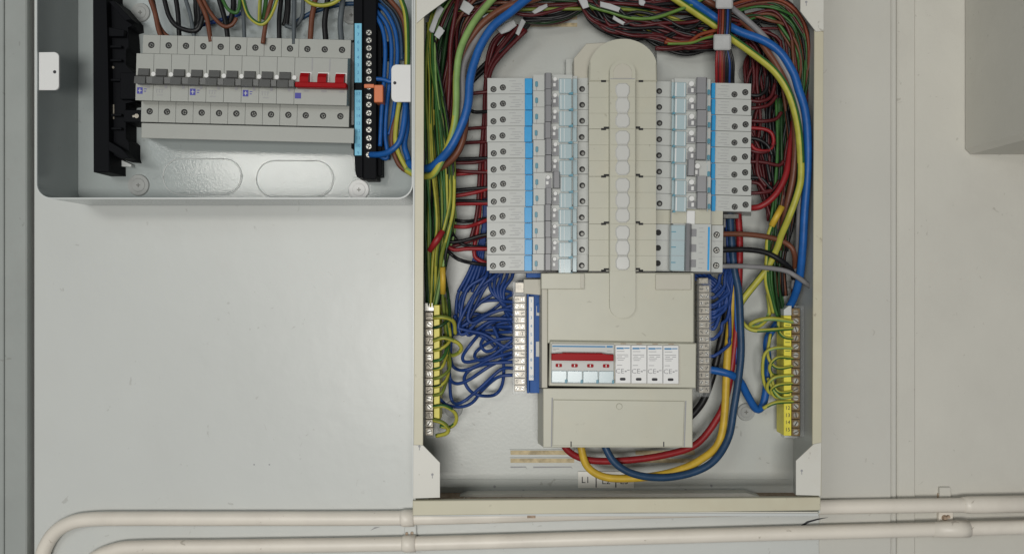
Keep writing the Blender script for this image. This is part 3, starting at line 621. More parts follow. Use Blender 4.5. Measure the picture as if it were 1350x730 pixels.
for k in range(4):
    xa = 811.2+21.05*k; ya = 454.6+0.22*k
    t = thing('surge_module', 'white printed surge module, %s from the red main switch' % ordinal(k), 'surge protector', P(xa+10, ya+26, HM), 'surge modules beside the main switch')
    part('body', MB().box(xa, ya, xa+20.5, ya+50.4, HM-20, HM+4, 0.6), WHITEB, t)
    part('blue_print', MB().box(xa+1.6, ya+3.2, xa+11, ya+5.4, HM+3.9, HM+4.2, 0).box(xa+11.6, ya+3.4, xa+18.8, ya+4.8, HM+3.9, HM+4.2, 0), INKBL, t)
    mb = MB()
    for dx, dy, w in ((2,8,10),(2,12.4,15),(3,14.8,6),(12,14.8,5),(2,17.2,11),(3,19.6,8),(2,26.2,7)): mb.box(xa+dx, ya+dy, xa+dx+w, ya+dy+0.7, HM+3.9, HM+4.15, 0)
    part('printed_lines', mb, INK, t)
    text('CE', xa+6, ya+34.5, HM+4.0, 6.4, INK, t, 0, 'lettering', 1.1)
    part('printed_mark', MB().box(xa+12.5, ya+33.8, xa+15, ya+35.4, HM+3.9, HM+4.15, 0).box(xa+15.4, ya+32.6, xa+19, ya+33.6, HM+3.9, HM+4.15, 0), INK, t)
    part('window_slot', MB().prism(rr(xa+6, ya+43, xa+13.6, ya+46.6, 1.6, 3), HM+3.8, HM+4.3), INKB, t)
    part('frame_stain', MB().box(xa+7, ya-2.4, xa+14, ya-1.4, HM-1, HM+.25, 0), RUST, t)

# ------------------------------------------------------------------ bars
def bar(name, label, x0, x1, y0, y1, n, h, brass, hs, extra, cols=1):
    t = thing(name, label, 'terminal bar', P((x0+x1)/2, y1, 4))
    p = (y1-y0)/n
    part('bar_base', MB().box(x0+1, y0-3, x1-1, y1+3, 4, h-16, 0.5), extra, t)
    for k in range(n):
        b = part('terminal', MB().box(x0, y0+p*k+0.3, x1, y0+p*(k+1)-0.3, h-16, h, 0.6), brass, t)
        for c in range(cols):
            cx = x0+(x1-x0)*(c+0.5)/cols
            part('terminal_screw', MB().cyl(cx, y0+p*(k+.5), min((x1-x0)/cols, p)*0.38, h-.5, h+1.0, 9, min((x1-x0)/cols, p)*0.30), METAL if (k+c) % 3 else TIN, b)
            a = R(37*k+80*c); L = min((x1-x0)/cols, p)*0.3; w = .5; cy = y0+p*(k+.5); ux, uy = math.cos(a), math.sin(a)
            part('screw_slot', MB().prism([(cx+ux*L-uy*w, cy+uy*L+ux*w), (cx+ux*L+uy*w, cy+uy*L-ux*w), (cx-ux*L+uy*w, cy-uy*L-ux*w), (cx-ux*L-uy*w, cy-uy*L+ux*w)], h+.5, h+1.3), HOLE, b)
    return t
t = bar('neutral_bar', 'clear covered neutral bar with deep blue carrier beside the beige cover', 678, 692.5, 390, 516, 14, 50, TIN, 4, CLEAR, 2)
part('clear_cover', MB().box(675.5, 371, 694.5, 520, 8, 57, 0.8), CLEAR, t)
part('top_clamp', MB().box(679, 372, 692, 386, 20, 52, 0.8), TIN, t)
part('blue_carrier', MB().box(694.8, 374, 698, 518, 6, 40, .4).box(698.2, 388, 711.5, 518, 6, 36, 0.6), BLUED, t)
part('blue_carrier_clip', MB().box(694, 359, 716, 366, 10, 50, .5).box(708, 400, 713, 412, 20, 40, .4), BLUED, t)
st = part('number_strip', MB().box(697.2, 391, 703.6, 501, 36, 44, 0.3), WHITEB, t)
for k in range(10): text(str(k+1), 700.4, 396.5+11.1*k, 44.1, 4.2, INKBL, st, 0, 'printed_number')
part('carrier_window', MB().box(707, 403, 711, 416, 36, 37, .2), WHITEP, t)
part('carrier_window', MB().box(706.5, 450, 711, 470, 36, 37, .2), WHITEP, t)
t = bar('neutral_bar', 'clear covered neutral bar beside the navy wires and meter tails', 921.5, 935.5, 376, 518, 15, 50, TIN, 4, CLEAR, 2)
part('clear_cover', MB().box(919, 368, 938, 523, 8, 57, 0.8), CLEAR, t)
part('top_clamp', MB().box(921, 366, 934, 374, 20, 52, 0.8), TIN, t)
t = bar('earth_bar', 'dull brass earth bar with yellow strip below the green wire bundle', 560.6, 571, 411, 574, 15, 52, TIN, 4, CLEAR)
part('end_screw_block', MB().box(559.8, 399, 572, 410, 10, 53, .6), METAL, t)
part('yellow_strip', MB().box(572, 402, 579.5, 556, 20, 57, 0.5), YELP, t)
part('clear_end', MB().box(571.5, 556, 578, 577, 20, 48, .5), CLEAR, t)
t = bar('earth_bar', 'brown brass earth bar with yellow number strip beside the bright blue cable', 1044, 1055, 406, 575, 15, 48, BRASS, 4, CLEAR)
part('yellow_strip', MB().box(1033.5, 416, 1043.4, 574, 18, 46, 0.5), YELP, t)
part('white_end', MB().prism([(1033.5,415.6),(1033.5,408),(1040,403),(1043.6,403),(1043.6,415.6)], 18, 46, .4), RIMM, t)
part('clear_carrier', MB().box(1055.4, 403, 1060.5, 576, 6, 46, .5), CLEAR, t)
yb = part('bar_carrier', MB().box(1034, 402, 1060, 577, 4.5, 18, .5), RIMM, t)
for k, s_ in enumerate(('15', '14', '13', '12')): text(s_, 1038.4, 566-9.5*k, 46.2, 5, INKB, yb, 0, 'printed_number')
for k in range(9): part('strip_mark', MB().box(1035.4, 428+11.3*k, 1041.6, 428.8+11.3*k, 45.9, 46.3, 0), W['green'], yb)

# ------------------------------------------------------------------ wires
def wire(label, pts, r, m, group=None, name='wire', cat='wire', n=8, sub=6, stripe=None, sm='ylw'):
    pp = spline([P(*p) if len(p) == 3 else P(p[0], p[1], 45) for p in pts], sub)
    mm = MB().tube(pp, r*S*0.93, n, stripe=3 if stripe else None, twist=stripe or 0)
    ms = [W[m], W[sm]] if stripe else W[m]
    return solo(name, mm, ms, label, cat, group)
def H(pts, h): return [(x, y, h) for x, y in pts]
CN = {'red': 'red', 'darkred': 'dark red', 'black': 'black', 'blue': 'blue', 'navy': 'navy blue', 'brown': 'brown', 'grey': 'grey', 'green': 'green', 'dgreen': 'dark green', 'lgreen': 'light green', 'ylw': 'yellow', 'yelgrn': 'olive green', 'orange': 'rust brown', 'dgrey': 'dark grey'}
def bundle(n, ctrl, spread, r, cols, where, group, hs, hj=10, jit=0.35, stripe_p=0.0):
    for i in range(n):
        u = -1+2*(i+0.5)/n
        c = random.choices([k for k, _ in cols], [w for _, w in cols])[0]
        dh = random.uniform(-hj, hj); pts = []
        for j, (x, y) in enumerate(ctrl):
            a = ctrl[max(j-1, 0)]; b = ctrl[min(j+1, len(ctrl)-1)]
            d = Vector((b[0]-a[0], b[1]-a[1])); d.normalize(); nx, ny = -d.y, d.x
            uu = u+random.uniform(-jit, jit); h = (hs[j] if isinstance(hs, (list, tuple)) else hs)+dh+random.uniform(-3, 3)
            pts.append((x+nx*spread[j]*uu, y+ny*spread[j]*uu, max(7, h)))
        st = stripe_p and random.random() < stripe_p
        wire('%s wire %s' % ('green and yellow' if st else CN[c], where), pts, r*random.uniform(0.9, 1.1), c, group, n=6, sub=5, stripe=random.uniform(.02, .12) if st else None, sm=random.choice(['leaf','leaf','ylw']))

# submain cables, twelve-way side
wire('thick green and yellow cable sweeping from the shallow enclosure over the twelve-way bank', [(536,224,50),(548,231,56),(562,233,62),(574,226.5,72),(591,192,80),(598.5,167,84),(601.5,138,86),(602,100,86),(607,66,86),(622,34,84),(640,10,82),(662,-14,80)], 4.6, 'lgreen', name='cable', cat='cable', n=10, stripe=0.10)
wire('thick bright blue cable sweeping from the shallow enclosure over the twelve-way bank', [(538,214,48),(548,222,54),(562,222.5,62),(574,217,72),(593,196,82),(608,167,86),(617,138,88),(619.5,106,88),(625,84,88),(634,60,88),(650.5,34.7,88),(673,16.6,86),(693,0,84),(715,-16,82)], 5.6, 'blue', name='cable', cat='cable', n=10)
wire('brown cable beneath the bright blue one beside the twelve-way bank', [(536,222,42),(548,231,48),(562,231,54),(593,213,70),(609,188,76),(614,150,76),(610,105,74),(612,70,76),(623,48,78),(641,27,80),(669,9,80),(708,-2,78),(730,-12,76)], 4.6, 'brown', name='cable', cat='cable')
wire('grey cable between the green and bright blue cables beside the twelve-way bank', [(562,226,52),(590,205,68),(606,170,74),(610,130,76),(610,96,78),(617,72,78),(638,38,76),(665,14,72),(700,-10,70)], 4.2, 'grey', name='cable', cat='cable')
# submain cables, eight-way side
wire('thick yellow and green cable crossing under the taped bundle and dropping past the eight-way bank', [(880,-8,70),(892,0,72),(943.7,35,66),(966,52,72),(997,74,80),(1021,94,84),(1038,119,84),(1048,147.5,84),(1054,182,84),(1056,230,82),(1051.6,255,80),(1039.5,288,74),(1030,310,62),(1024,328,55),(1009,357,46),(978,397,38),(962,430,30)], 4.8, 'green', name='cable', cat='cable', n=10, stripe=0.02)
wire('thick bright blue cable sweeping past the eight-way bank and up to the small neutral bar', [(895,-8,72),(908.5,0,72),(943.7,24,66),(973,41,72),(1007,54,80),(1029,70,82),(1045.6,96,82),(1053,118.5,82),(1061.6,147.5,82),(1065,186,80),(1064.5,230,76),(1060.6,280,70),(1058,330,62),(1053,372,48),(1042,402,30),(1021,431,22),(1011,450,22),(1012.5,480,24),(1010,513,26),(1005.5,534,28),(997,539,30),(986,522,34),(974.5,501,42),(958,491.6,48),(936,487,44)], 5.3, 'blue', name='cable', cat='cable', n=10)
wire('brown cable crossing under the taped bundle beside the grey one', [(915,-10,60),(929,0,62),(969.6,22,60),(993.7,42.6,68),(1012,68.5,74),(1027,92,76),(1043,130,76),(1049,180,74),(1046,230,70),(1039,265,64),(1031,303,54),(1024,345,40)], 4.4, 'brown', name='cable', cat='cable')
wire('grey cable crossing above the brown one beside the eight-way bank', [(945,-6,64),(962,9,66),(988,30,72),(1012,54,78),(1031,85,78),(1044,111,77),(1056,160,76),(1058,220,70),(1054,275,62),(1052,330,50),(1046,380,36)], 4.0, 'grey', name='cable', cat='cable')
# three-pole breaker cables
wire('brown cable leaving the three pole breaker', H([(950,308.5),(976,308.5),(1000,310.5),(1023,315),(1039.5,322.5),(1047,334),(1048.5,356)], 58)[:-1]+[(1048,358,40),(1046,385,26)], 3.6, 'brown', name='cable', cat='cable')
wire('black cable leaving the three pole breaker', H([(950,329.6),(983.5,329),(1010,333),(1030,344)], 60)+[(1043,356,52),(1048,372,34)], 3.7, 'black', name='cable', cat='cable')
wire('grey cable leaving the three pole breaker', H([(950,351),(983,351),(1030,355.5),(1051,365)], 62)+[(1069,378,60),(1073,381,58)], 3.3, 'grey', name='cable', cat='cable')
# meter tails
wire('thick red meter tail looping under the beige cover', [(972,270,30),(975,310,32),(975,345,34),(973,400,36),(968,460,38),(958,520,40),(945,552,42),(918,585,44),(880,598.5,46),(830,606,48),(785,607,50),(760,601,52),(745,589,54),(738,570,54)], 4.7, 'red', name='meter_tail', cat='cable', n=10)
wire('thick yellow meter tail looping under the beige cover', [(966,350,30),(966,385,34),(962,430,36),(958,485,44),(955,548,48),(946.6,585,50),(923,606,54),(898,618,56),(868,626,58),(830,630,58),(796,628,58),(774,614,58),(766,589,58),(764,570,56)], 5.2, 'yellow', name='meter_tail', cat='cable', n=10)
wire('thick slate blue meter tail looping lowest under the beige cover', [(962,270,36),(964,310,38),(968,354,40),(974,385,42),(976,425,44),(977,463,46),(974,496,48),(967.5,538,50),(960.5,576,54),(942,606,60),(914,622,62),(875,629,64),(838,625,66),(812,611,66),(798,589,64),(794,570,60)], 5.0, 'navygrey', name='meter_tail', cat='cable', n=10)
wire('thick black meter tail slanting behind the small neutral bar', [(964,350,26),(959,400,28),(953,436,30),(945,473,32),(939,496,32),(928,526,34),(914,545,36),(900,556,36)], 5.0, 'black', name='meter_tail', cat='cable', n=10)

# earth bundle
G1 = 'earth wires bundled beside the cream flange'
gcol = [('green', 5), ('dgreen', 5), ('yelgrn', 3), ('lgreen', 0.4), ('ylw', 0.5), ('black', 1)]
bundle(20, [(590,-14),(570,34),(568,110),(573,200),(579,290),(576,345),(570,405)], [12,7,9,15,18,13,6], 1.75, gcol, 'in the green earth bundle beside the cream flange', G1, [40,44,48,50,50,46,40], 14, 0.3, 0.10)
bundle(10, [(566,30),(574,90),(586,160),(592,230),(592,290),(584,335),(575,400)], [4,6,6,7,6,5,4], 1.9, gcol, 'in the green earth bundle beside the cream flange', G1, [50,54,60,64,64,58,42], 6, 0.3, 0.25)
bundle(9, [(600,110),(580,200),(566,290),(566,400)], [6,10,6,5], 1.8, [('dgreen', 4), ('black', 3), ('green', 2)], 'in the green earth bundle beside the cream flange', G1, 36, 8, 0.3)
wire('green and yellow wire on the outside of the earth bundle by the red sleeve', [(598,195,62),(599,245,68),(597,280,70),(590,308,70),(581,345,60),(584,395,44),(592,470,30)], 2.4, 'yelgrn', 'outer earth wires', stripe=0.2)
wire('olive green wire curving over the earth bundle above the red sleeve', [(592,215,66),(594,260,70),(586,300,72),(576,330,66),(574,390,48)], 2.3, 'yelgrn', 'outer earth wires', stripe=0.05)
solo('wire_sleeve', MB().tube([P(584,304,76), P(575,318,76), P(566,331,72)], [3.6*S, 4.4*S, 3.2*S], 10), W['red'], 'red tape sleeve on the green earth bundle', 'wire sleeve')
solo('wire_sleeve', MB().tube([P(583.5,352,66), P(584,370,62), P(584,387,58)], [3.5*S, 3.7*S, 3.5*S], 10), W['yellow'], 'yellow sleeve on an earth wire above the dull brass earth bar', 'wire sleeve')
# loops into the dull earth bar
eb = [(418, 'ylw', [(571,418.5,59),(586,418,61),(598,424,50),(600,440,36)], 2.9), (449, 'ylw', [(571,449,59),(586,445,61),(604,452,56),(608,461,50),(598,468,42),(586,466,36)], 2.7),
      (536, 'green', [(571,536,59),(586,535,61),(600,544,54),(601,556,50),(592,563,46),(580,561,44)], 2.6), (553, 'ylw', [(571,553,59),(584,557,61),(591,565,54),(588,571,52),(575,574,48)], 2.9)]
for k, (y, c, pts, r) in enumerate(eb):
    wire('green and yellow earth loop, %s long loop down the dull brass earth bar' % ordinal(k), pts, r, 'yelgrn' if c == 'ylw' else c, 'earth loops at the dull brass bar', stripe=0.15)
for k, y in enumerate((432, 462, 476, 487, 499, 510, 521)):
    wire('short dark green earth loop at the dull brass bar, %s from its top' % ordinal(k), [(571,y,58),(582,y-3,61),(590+random.uniform(-3,4),y-14,54),(592,y-34,42),(586,y-70,32)], 2.2, random.choice(['dgreen','green','yelgrn','green']), 'short earth loops at the dull brass bar', stripe=0.3 if k % 2 else None)

# phase wires into the twelve-way bank
G2 = 'wires entering the twelve-way bank'
rows = [(121,'darkred',[(596,132),(608,127),(620,124),(646,121)]), (147,'black',[(600,140),(617,144),(626,148),(646,147)]), (168,'darkred',[(592,176),(617,170),(646,168)]),
        (187,'darkred',[(590,196),(612,189),(646,187)]), (209,'black',[(588,209),(602,210),(646,208.5)]), (213,'darkred',[(588,215),(604,215),(628,214),(646,209)]),
        (227,'red',[(588,232),(602,230),(646,226)]), (248,'black',[(588,252),(601,251),(622,249),(646,247)]), (251,'red',[(588,259),(602,258),(626,254),(646,248)]),
        (267,'red',[(588,271),(603,269),(646,268)]), (265,'black',[(588,266),(604,265),(624,265),(646,266)]), (288,'black',[(584,284),(596,289),(612,292),(630,290),(646,287.5)]),
        (291,'red',[(584,294),(596,298),(615,299),(632,294),(646,288)]), (309,'black',[(586,318),(600,319),(616,316),(632,311),(646,308.5)]), (317,'black',[(590,290),(594,302),(601,315),(610,322),(622,325),(646,327)]),
        (328,'red',[(584,320),(598,329),(616,328),(646,328)]), (333,'darkred',[(584,326),(600,324),(618,318),(636,312),(646,310)]), (349,'black',[(586,326),(596,336),(606,342.5),(624,347),(646,349.5)]),
        (230,'darkred',[(590,222),(610,226),(646,227.5)])]
for k, (y, c, pts) in enumerate(rows):
    wire('%s wire reaching the twelve-way bank, %s such wire counted downwards' % (CN[c], 'last' if k == 18 else ordinal(k) if k < 16 else 'next to last' if k == 17 else 'third to last'), [(x, yy, 46+(6 if i == len(pts)-1 else random.uniform(-4, 6))) for i, (x, yy) in enumerate(pts)], 2.5 if c != 'red' else 2.7, c, G2)
for k, pts in enumerate(([(690,38),(676,52),(659,72),(645,98),(641,130),(638,180),(635,235),(631,290),(625,332),(632,343),(646,348)], [(684,34),(668,54),(652,76),(641,105),(638,160),(633,220),(629,280),(620,318)],
                         [(694,40),(664,70),(648,92),(643,120),(641,170),(640,230),(639,262)])):
    wire('dark red riser running down beside the twelve-way bank', H(pts, 40+4*k), 2.9, 'red' if k == 0 else 'darkred', 'dark red risers beside the twelve-way bank')
for k, pts in enumerate(([(716,8),(696,34),(675,56),(638,93),(622,109),(608,130)], [(712,12),(690,36),(668,58),(640,84),(626,98)])):
    wire('black wire slanting across the white panel above the twelve-way bank', H(pts, 30+6*k), 3.0, 'black', 'slanting black wires above the twelve-way bank')
bundle(7, [(678,38),(660,58),(648,76),(642,104)], [9,9,5,3], 2.6, [('darkred', 3), ('black', 3)], 'in the short dark bunch above the twelve-way bank', 'short dark bunch above the twelve-way bank', 36, 8)
for k in range(4):
    wire('navy blue riser behind the dark red ones beside the twelve-way bank', [(646-k,180+14*k,26),(643-k*1.5,240,26),(640-k,300,26),(634-k*4,350,30),(622-6*k,385,34)], 2.4, 'navy', 'navy risers beside the twelve-way bank')
G3 = 'dark wires packed in the corner above the earth bundle'
bundle(16, [(634,-14),(606,30),(597,80),(592,130),(590,190),(590,260)], [18,14,12,9,8,8], 2.3, [('darkred', 5), ('black', 6), ('brown', 1.5), ('dgreen', 2)], 'packed in the corner above the earth bundle', G3, [50,46,42,38,34,30], 14, 0.35)
bundle(12, [(612,-14),(590,20),(578,70),(574,130),(578,200)], [12,10,9,8,8], 2.3, [('black', 6), ('darkred', 2), ('dgreen', 3)], 'packed in the corner above the earth bundle', G3, [40,36,32,30,28], 10, 0.3)
wire('dark red wire standing out in front in the corner above the earth bundle', [(606,-12,70),(600,20,70),(594,60,66),(593,100,62),(590,150,56)], 3.0, 'darkred')
# top run
G4 = 'wires of the dark run along the top of the cream board'
tcol = [('black', 9), ('darkred', 6), ('dgreen', 1.5), ('brown', 1), ('yelgrn', .3)]
bundle(18, [(600,12),(650,2),(700,-4),(770,-4),(840,4),(890,10),(948,16)], [10,14,16,12,14,14,14], 2.4, tcol, 'in the dark run along the top of the cream board', G4, 44, 14, 0.8)
bundle(22, [(768,-4),(786,14),(806,28),(836,34),(872,40),(908,44),(948,42),(985,34)], [10,10,11,12,18,19,18,14], 2.4, tcol, 'in the dark run along the top of the cream board', G4, 50, 14, 0.75, 0.05)
bundle(8, [(690,26),(720,27),(746,22),(770,8),(790,-8)], [7,5,5,5,5], 2.6, [('black', 6), ('darkred', 1), ('dgreen', 2)], 'in the black sag under the top run', 'black sag under the top run', 40, 8)
bundle(5, [(770,8),(787,29),(803,39),(827,44),(862,48),(900,58),(945,58)], [3,3,3,3,6,8,8], 2.5, [('black', 4), ('darkred', 5)], 'in the dark run along the top of the cream board', G4, 58, 6)
wire('olive green wire dipping across the dark run above the busbar shroud', H([(766,-6),(778,8),(803,16),(832,24),(862,24),(893,14),(918,4),(935,-6)], 72), 2.3, 'dgreen', stripe=0.06, sm='leaf')
bundle(3, [(864,64),(880,64),(905,62),(930,60),(948,58)], [2,3,5,5,6], 2.4, [('darkred', 3), ('black', 1)], 'hanging lowest from the top run above the shroud plate', 'lowest wires of the top run', 62, 5)
for k, pts in enumerate(([(876,56),(890,57),(906,57),(923,46),(946,40)], [(878,52),(895,56),(915,55),(940,46)])):
    wire('rust brown wire at the cut end above the shroud plate', H(pts, 68), 2.4, 'orange', 'rust brown wire ends above the shroud plate')
wire('pale olive wire between the rust brown ones above the shroud plate', H([(880,58),(910,57),(928,51),(946,47)], 69), 1.9, 'yelgrn', stripe=.1, sm='leaf')
# corner over the eight-way bank
G5 = 'wires turning down the corner past the eight-way bank'
ccol = [('black', 6), ('darkred', 6), ('brown', 2.5), ('dgreen', 5), ('green', 2), ('yelgrn', 1.6), ('orange', 1)]
bundle(26, [(940,34),(980,20),(1018,14),(1044,36),(1055,80),(1054,140),(1046,200),(1038,260),(1028,330)], [14,16,17,15,13,13,13,12,10], 2.0, ccol, 'turning down the corner past the eight-way bank', G5, [46,48,50,50,48,46,44,42,38], 14, 0.5, 0.12)
bundle(9, [(955,14),(995,4),(1030,6),(1054,26),(1064,60),(1063,110),(1057,160)], [7,8,7,5,3.5,4,4], 2.0, [('orange', 5), ('brown', 3), ('green', 3), ('darkred', 2)], 'on the outside of the corner past the eight-way bank', 'outermost wires of the corner', [54,58,60,58,56,52,48], 6, 0.25)
bundle(32, [(985,44),(1008,64),(1012,110),(1011,160),(1014,215),(1024,290)], [14,18,22,22,18,10], 2.2, [('black', 10), ('darkred', 8), ('dgreen', 1)], 'in the dark tangle beside the eight-way bank', 'dark tangle beside the eight-way bank', 34, 12, 0.45)
bundle(9, [(1030,130),(1030,190),(1029,250),(1024,310),(1022,370),(1030,420)], [6,7,7,8,8,6], 2.1, [('green', 4), ('dgreen', 5), ('yelgrn', 2)], 'in the earth wires dropping past the eight-way bank', 'earth wires dropping past the eight-way bank', [40,44,46,44,38,28], 7, 0.3, 0.2)
bundle(10, [(1036,110),(1044,170),(1045,230),(1036,290),(1027,340),(1030,390)], [8,7,7,8,8,6], 2.2, [('black', 5), ('brown', 3), ('darkred', 3), ('grey', 1)], 'dropping beside the thick yellow and green cable', 'wires beside the thick yellow and green cable', [44,48,48,44,40,30], 6, 0.4)
bundle(6, [(1000,62),(990,84),(986,105),(990,130)], [10,8,6,5], 2.3, [('darkred', 4), ('black', 1)], 'in the small fan above the eight-way bank', 'small fan above the eight-way bank', 36, 8)
# loops into the eight-way bank
lr = [([(986,125),(1000,126),(1010,118),(1012,100)], 'black'), ([(986,132),(1002,134),(1016,128),(1022,110)], 'darkred'), ([(986,143),(1000,142),(1014,138),(1024,126)], 'darkred'),
      ([(986,159),(1006,160),(1023,157),(1030,148)], 'red'), ([(986,168.6),(1008,170.5),(1018,177),(1019.5,190),(1012,199),(996,197),(990,190)], 'red'), ([(986,182),(1000,184),(1012,192),(1018,205)], 'black'),
      ([(986,197),(1000,201),(1012,199),(1022,188)], 'darkred'), ([(986,213),(1006,214),(1027,218),(1033,212)], 'red'), ([(986,234),(1003,235),(1012,244),(1020,252)], 'black'),
      ([(986,240),(1000,242),(1008,252),(1018,250)], 'darkred'), ([(986,255),(1004,254),(1018,251),(1028,238)], 'darkred'), ([(1000,196),(998,215),(1000,232),(1010,246)], 'darkred'), ([(1008,200),(1012,220),(1016,240)], 'black')]
for k, (pts, c) in enumerate(lr):
    if k in (3, 7): c = 'darkred'
    wire('%s loop entering the eight-way bank, %s loop counted downwards' % (CN[c], ordinal(k)), [(x, y, 50+(3 if i == 0 else 6)) for i, (x, y) in enumerate(pts)], 2.5, c, 'loops entering the eight-way bank')
wire('thick red wire curving up from the lowest breaker of the eight-way bank', [(985,274,52),(1000,273,60),(1015,264,64),(1027,250,66),(1036.5,229,66),(1042,197,60),(1046,160,54)], 4.2, 'red')
wire('dark brown wire dropping beside the yellow sleeve', [(1040,240,50),(1036,275,50),(1026,300,46),(1018,330,40),(1016,380,30)], 3.2, 'darkred')
solo('wire_sleeve', MB().tube([P(1031,272,62), P(1024,285,61), P(1017,298,58)], [4.0*S, 4.1*S, 4.0*S], 10), W['yellow'], 'yellow sleeve on an earth wire beside the three pole breaker', 'wire sleeve')
wire('green and yellow earth wire below the yellow sleeve beside the three pole breaker', [(1017,298,58),(1012,315,54),(1011,340,50),(1010,370,46),(1016,395,40),(1020,412,36)], 3.0, 'green', stripe=.03)
wire('yellow earth wire slanting out behind the grey three pole cable', [(1011,352,44),(996,372,42),(978,398,38),(972,430,30)], 3.2, 'yelgrn', stripe=.03)
# loops into the brown earth bar
re_ = [([(1046,424),(1019,420),(1000,422),(989,428),(1000,430),(1014,414),(1012,388)], 3.0), ([(1046,432.5),(1011,435),(992,435),(981,427),(974,412)], 2.6), ([(1046,446),(1034,444),(1027,436),(1026,420)], 2.3), ([(1046,458.5),(1022,458.5),(1008,467),(1005.6,494),(1011,513),(1022,522)], 2.2),
       ([(1046,472),(1025,471),(1015,482),(1017,492),(1026,495)], 2.2), ([(1046,482),(1028,485),(1018,480),(1012,466),(1016,440)], 2.2), ([(1046,494),(1022,497),(1012,507),(1014,517),(1026,520)], 2.3),
       ([(1046,505),(1026,507),(1017,514),(1022,523),(1030,522)], 2.2), ([(1046,515),(1028,517),(1020,508),(1016,490)], 2.1), ([(1046,522),(1030,524),(1020,514),(1012,498)], 2.1), ([(1046,529),(1022,530.5),(1006,538)], 2.6)]
for k, (pts, r) in enumerate(re_):
    wire('green and yellow earth loop, %s loop from the top of the brown brass bar' % ordinal(k), [(x, y, 46 if i == 0 else 52-4*i) for i, (x, y) in enumerate(pts)], r, 'green' if k % 3 else 'lgreen', 'earth loops at the brown brass bar', stripe=0.12)
# blue neutral loops
G6 = 'blue neutral loops beside the deep blue carrier'
nl = [[(676,455),(644,470),(616,477),(610,470),(621,453),(640,432),(662,418),(676,412)], [(676,464),(648,472.6),(616,487),(600,485),(594,472),(595,448),(600,415)], [(676,477),(644,479),(620,487),(612,499),(619,514),(633,521),(652,520),(662,507),(664,481),(658,450),(650,430)],
      [(676,470),(648,481),(617,501),(600,505),(592,494),(592,460),(597,425)], [(676,485),(660,487),(633,511),(609,530),(596,528),(593,503),(592,470)], [(676,494),(656,497),(636,514),(623,530),(607,536),(588,533),(577,522)],
      [(676,437),(646,440),(634,453),(641,463),(654,457.6),(658,443),(656,428),(676,424)], [(676,420),(645,424),(622,440),(616,440),(615,429),(630,418),(652,411),(676,402)], [(676,445),(650,449),(630,461),(626,470),(634,475),(650,468),(676,448)],
      [(676,430),(640,432),(602,440),(600,436),(620,424),(650,408),(668,392),(676,388)]]
for k, pts in enumerate(nl):
    wire('navy blue neutral loop, %s of the long low loops by the deep blue carrier' % ordinal(k), [(x, y, 46 if i == 0 else 26+((k*7+i*5) % 22)) for i, (x, y) in enumerate(pts)], 2.4, 'navy', G6)
for k in range(8):
    xt = 636+5.3*k; node = (597+random.uniform(0, 10)+(k % 3)*5, 388+random.uniform(0, 44)); ye = 386+14*k*0.85
    h = 20+random.uniform(0, 30); w = random.uniform(-10, 10)
    pts = [(xt, 345, 30), (xt-2-0.4*(xt-632)+0.4*w, 364, h), (0.5*node[0]+0.5*xt-9+w, 384+0.3*w, h), (node[0], node[1], h+4), (node[0]+7, node[1]+7+abs(w)*0.3, h+4), (638+w, 0.5*node[1]+0.5*ye-2+0.6*w, h), (662+0.3*w, ye-2, h), (676, ye, 44)]
    wire('navy blue neutral wire fanning from under the twelve-way bank', pts, 2.3, 'navy', 'navy fan under the twelve-way bank')
for k in range(5):
    x0_ = 652+6.4*k
    wire('navy blue neutral dropping steeply from the twelve-way bank, %s from the earth bundle' % ordinal(k), [(x0_,345,26),(x0_-6+3*k*.3,365,30),(648+4*k,384,34),(662+1.6*k,396+5*k,36),(677,398+9*k,44)], 2.4, 'navy', 'steep navy drops under the twelve-way bank')
# navy wires by the small neutral bar
for k in range(9):
    y = 380+random.choice((7, 9, 11))*k*0.95; xo = 944+random.uniform(0, 14)
    wire('navy blue loop entering the small neutral bar, %s from its top' % ordinal(k), [(933, y+3, 44), (941, y+4+random.uniform(-3, 4), 50), (xo+3, y-4-random.uniform(0, 8), 48), (xo+4, y-16, 47), (956+k*.8, y-30, 44), (960+(k % 4)*2, 350, 38), (958+(k % 4)*2, 290, 32)], 2.4, 'navy', 'navy loops at the small neutral bar')
for k in range(5):
    wire('navy blue wire slanting under the three pole breaker to the small neutral bar', [(898+7*k,350,24),(912+6*k,364,36),(930+4*k,376-1*k,42),(948+2*k,390,42),(946,402+5*k,44),(934,406+6*k,44)], 2.4, 'navy', 'navy slants under the three pole breaker')
bundle(5, [(960,286),(963,330),(966,380),(970,430),(974,480)], [4,5,6,5,3], 2.6, [('navy', 5), ('blue', 1)], 'dropping behind the three pole cables', 'navy drop behind the three pole cables', [30,34,36,38,40], 5)
# taped bundle
for k in range(10):
    c = ('red', 'darkred', 'red', 'orange', 'darkred', 'black', 'black', 'navy', 'black', 'black')[k]
    x = 944.5+2.45*k; xm = 948+1.6*k
    wire('%s wire in the white taped bundle standing on the eight-way bank' % CN[c], [(xm+1,-16,84),(xm+0.5,10,84+(k % 2)*2),(xm-0.2,35,84+(k % 2)*3),(xm-1.6,58,84),(x,82,80),(x,104,70),(x,116,55)], 1.9, c, 'wires of the white taped bundle')
for ya, yb, lab in ((-8, 12, 'white tape wrapped round the red and black bundle at the top edge'), (45.5, 66.5, 'white tape wrapped round the red and black bundle above the eight-way bank')):
    solo('cable_tape', MB().taper(944 if ya < 0 else 941, ya, 966 if ya < 0 else 963.4, yb, 92, 943 if ya < 0 else 940, ya, 967 if ya < 0 else 964.5, yb, 78, 1.6), TAPE, lab, 'tape')
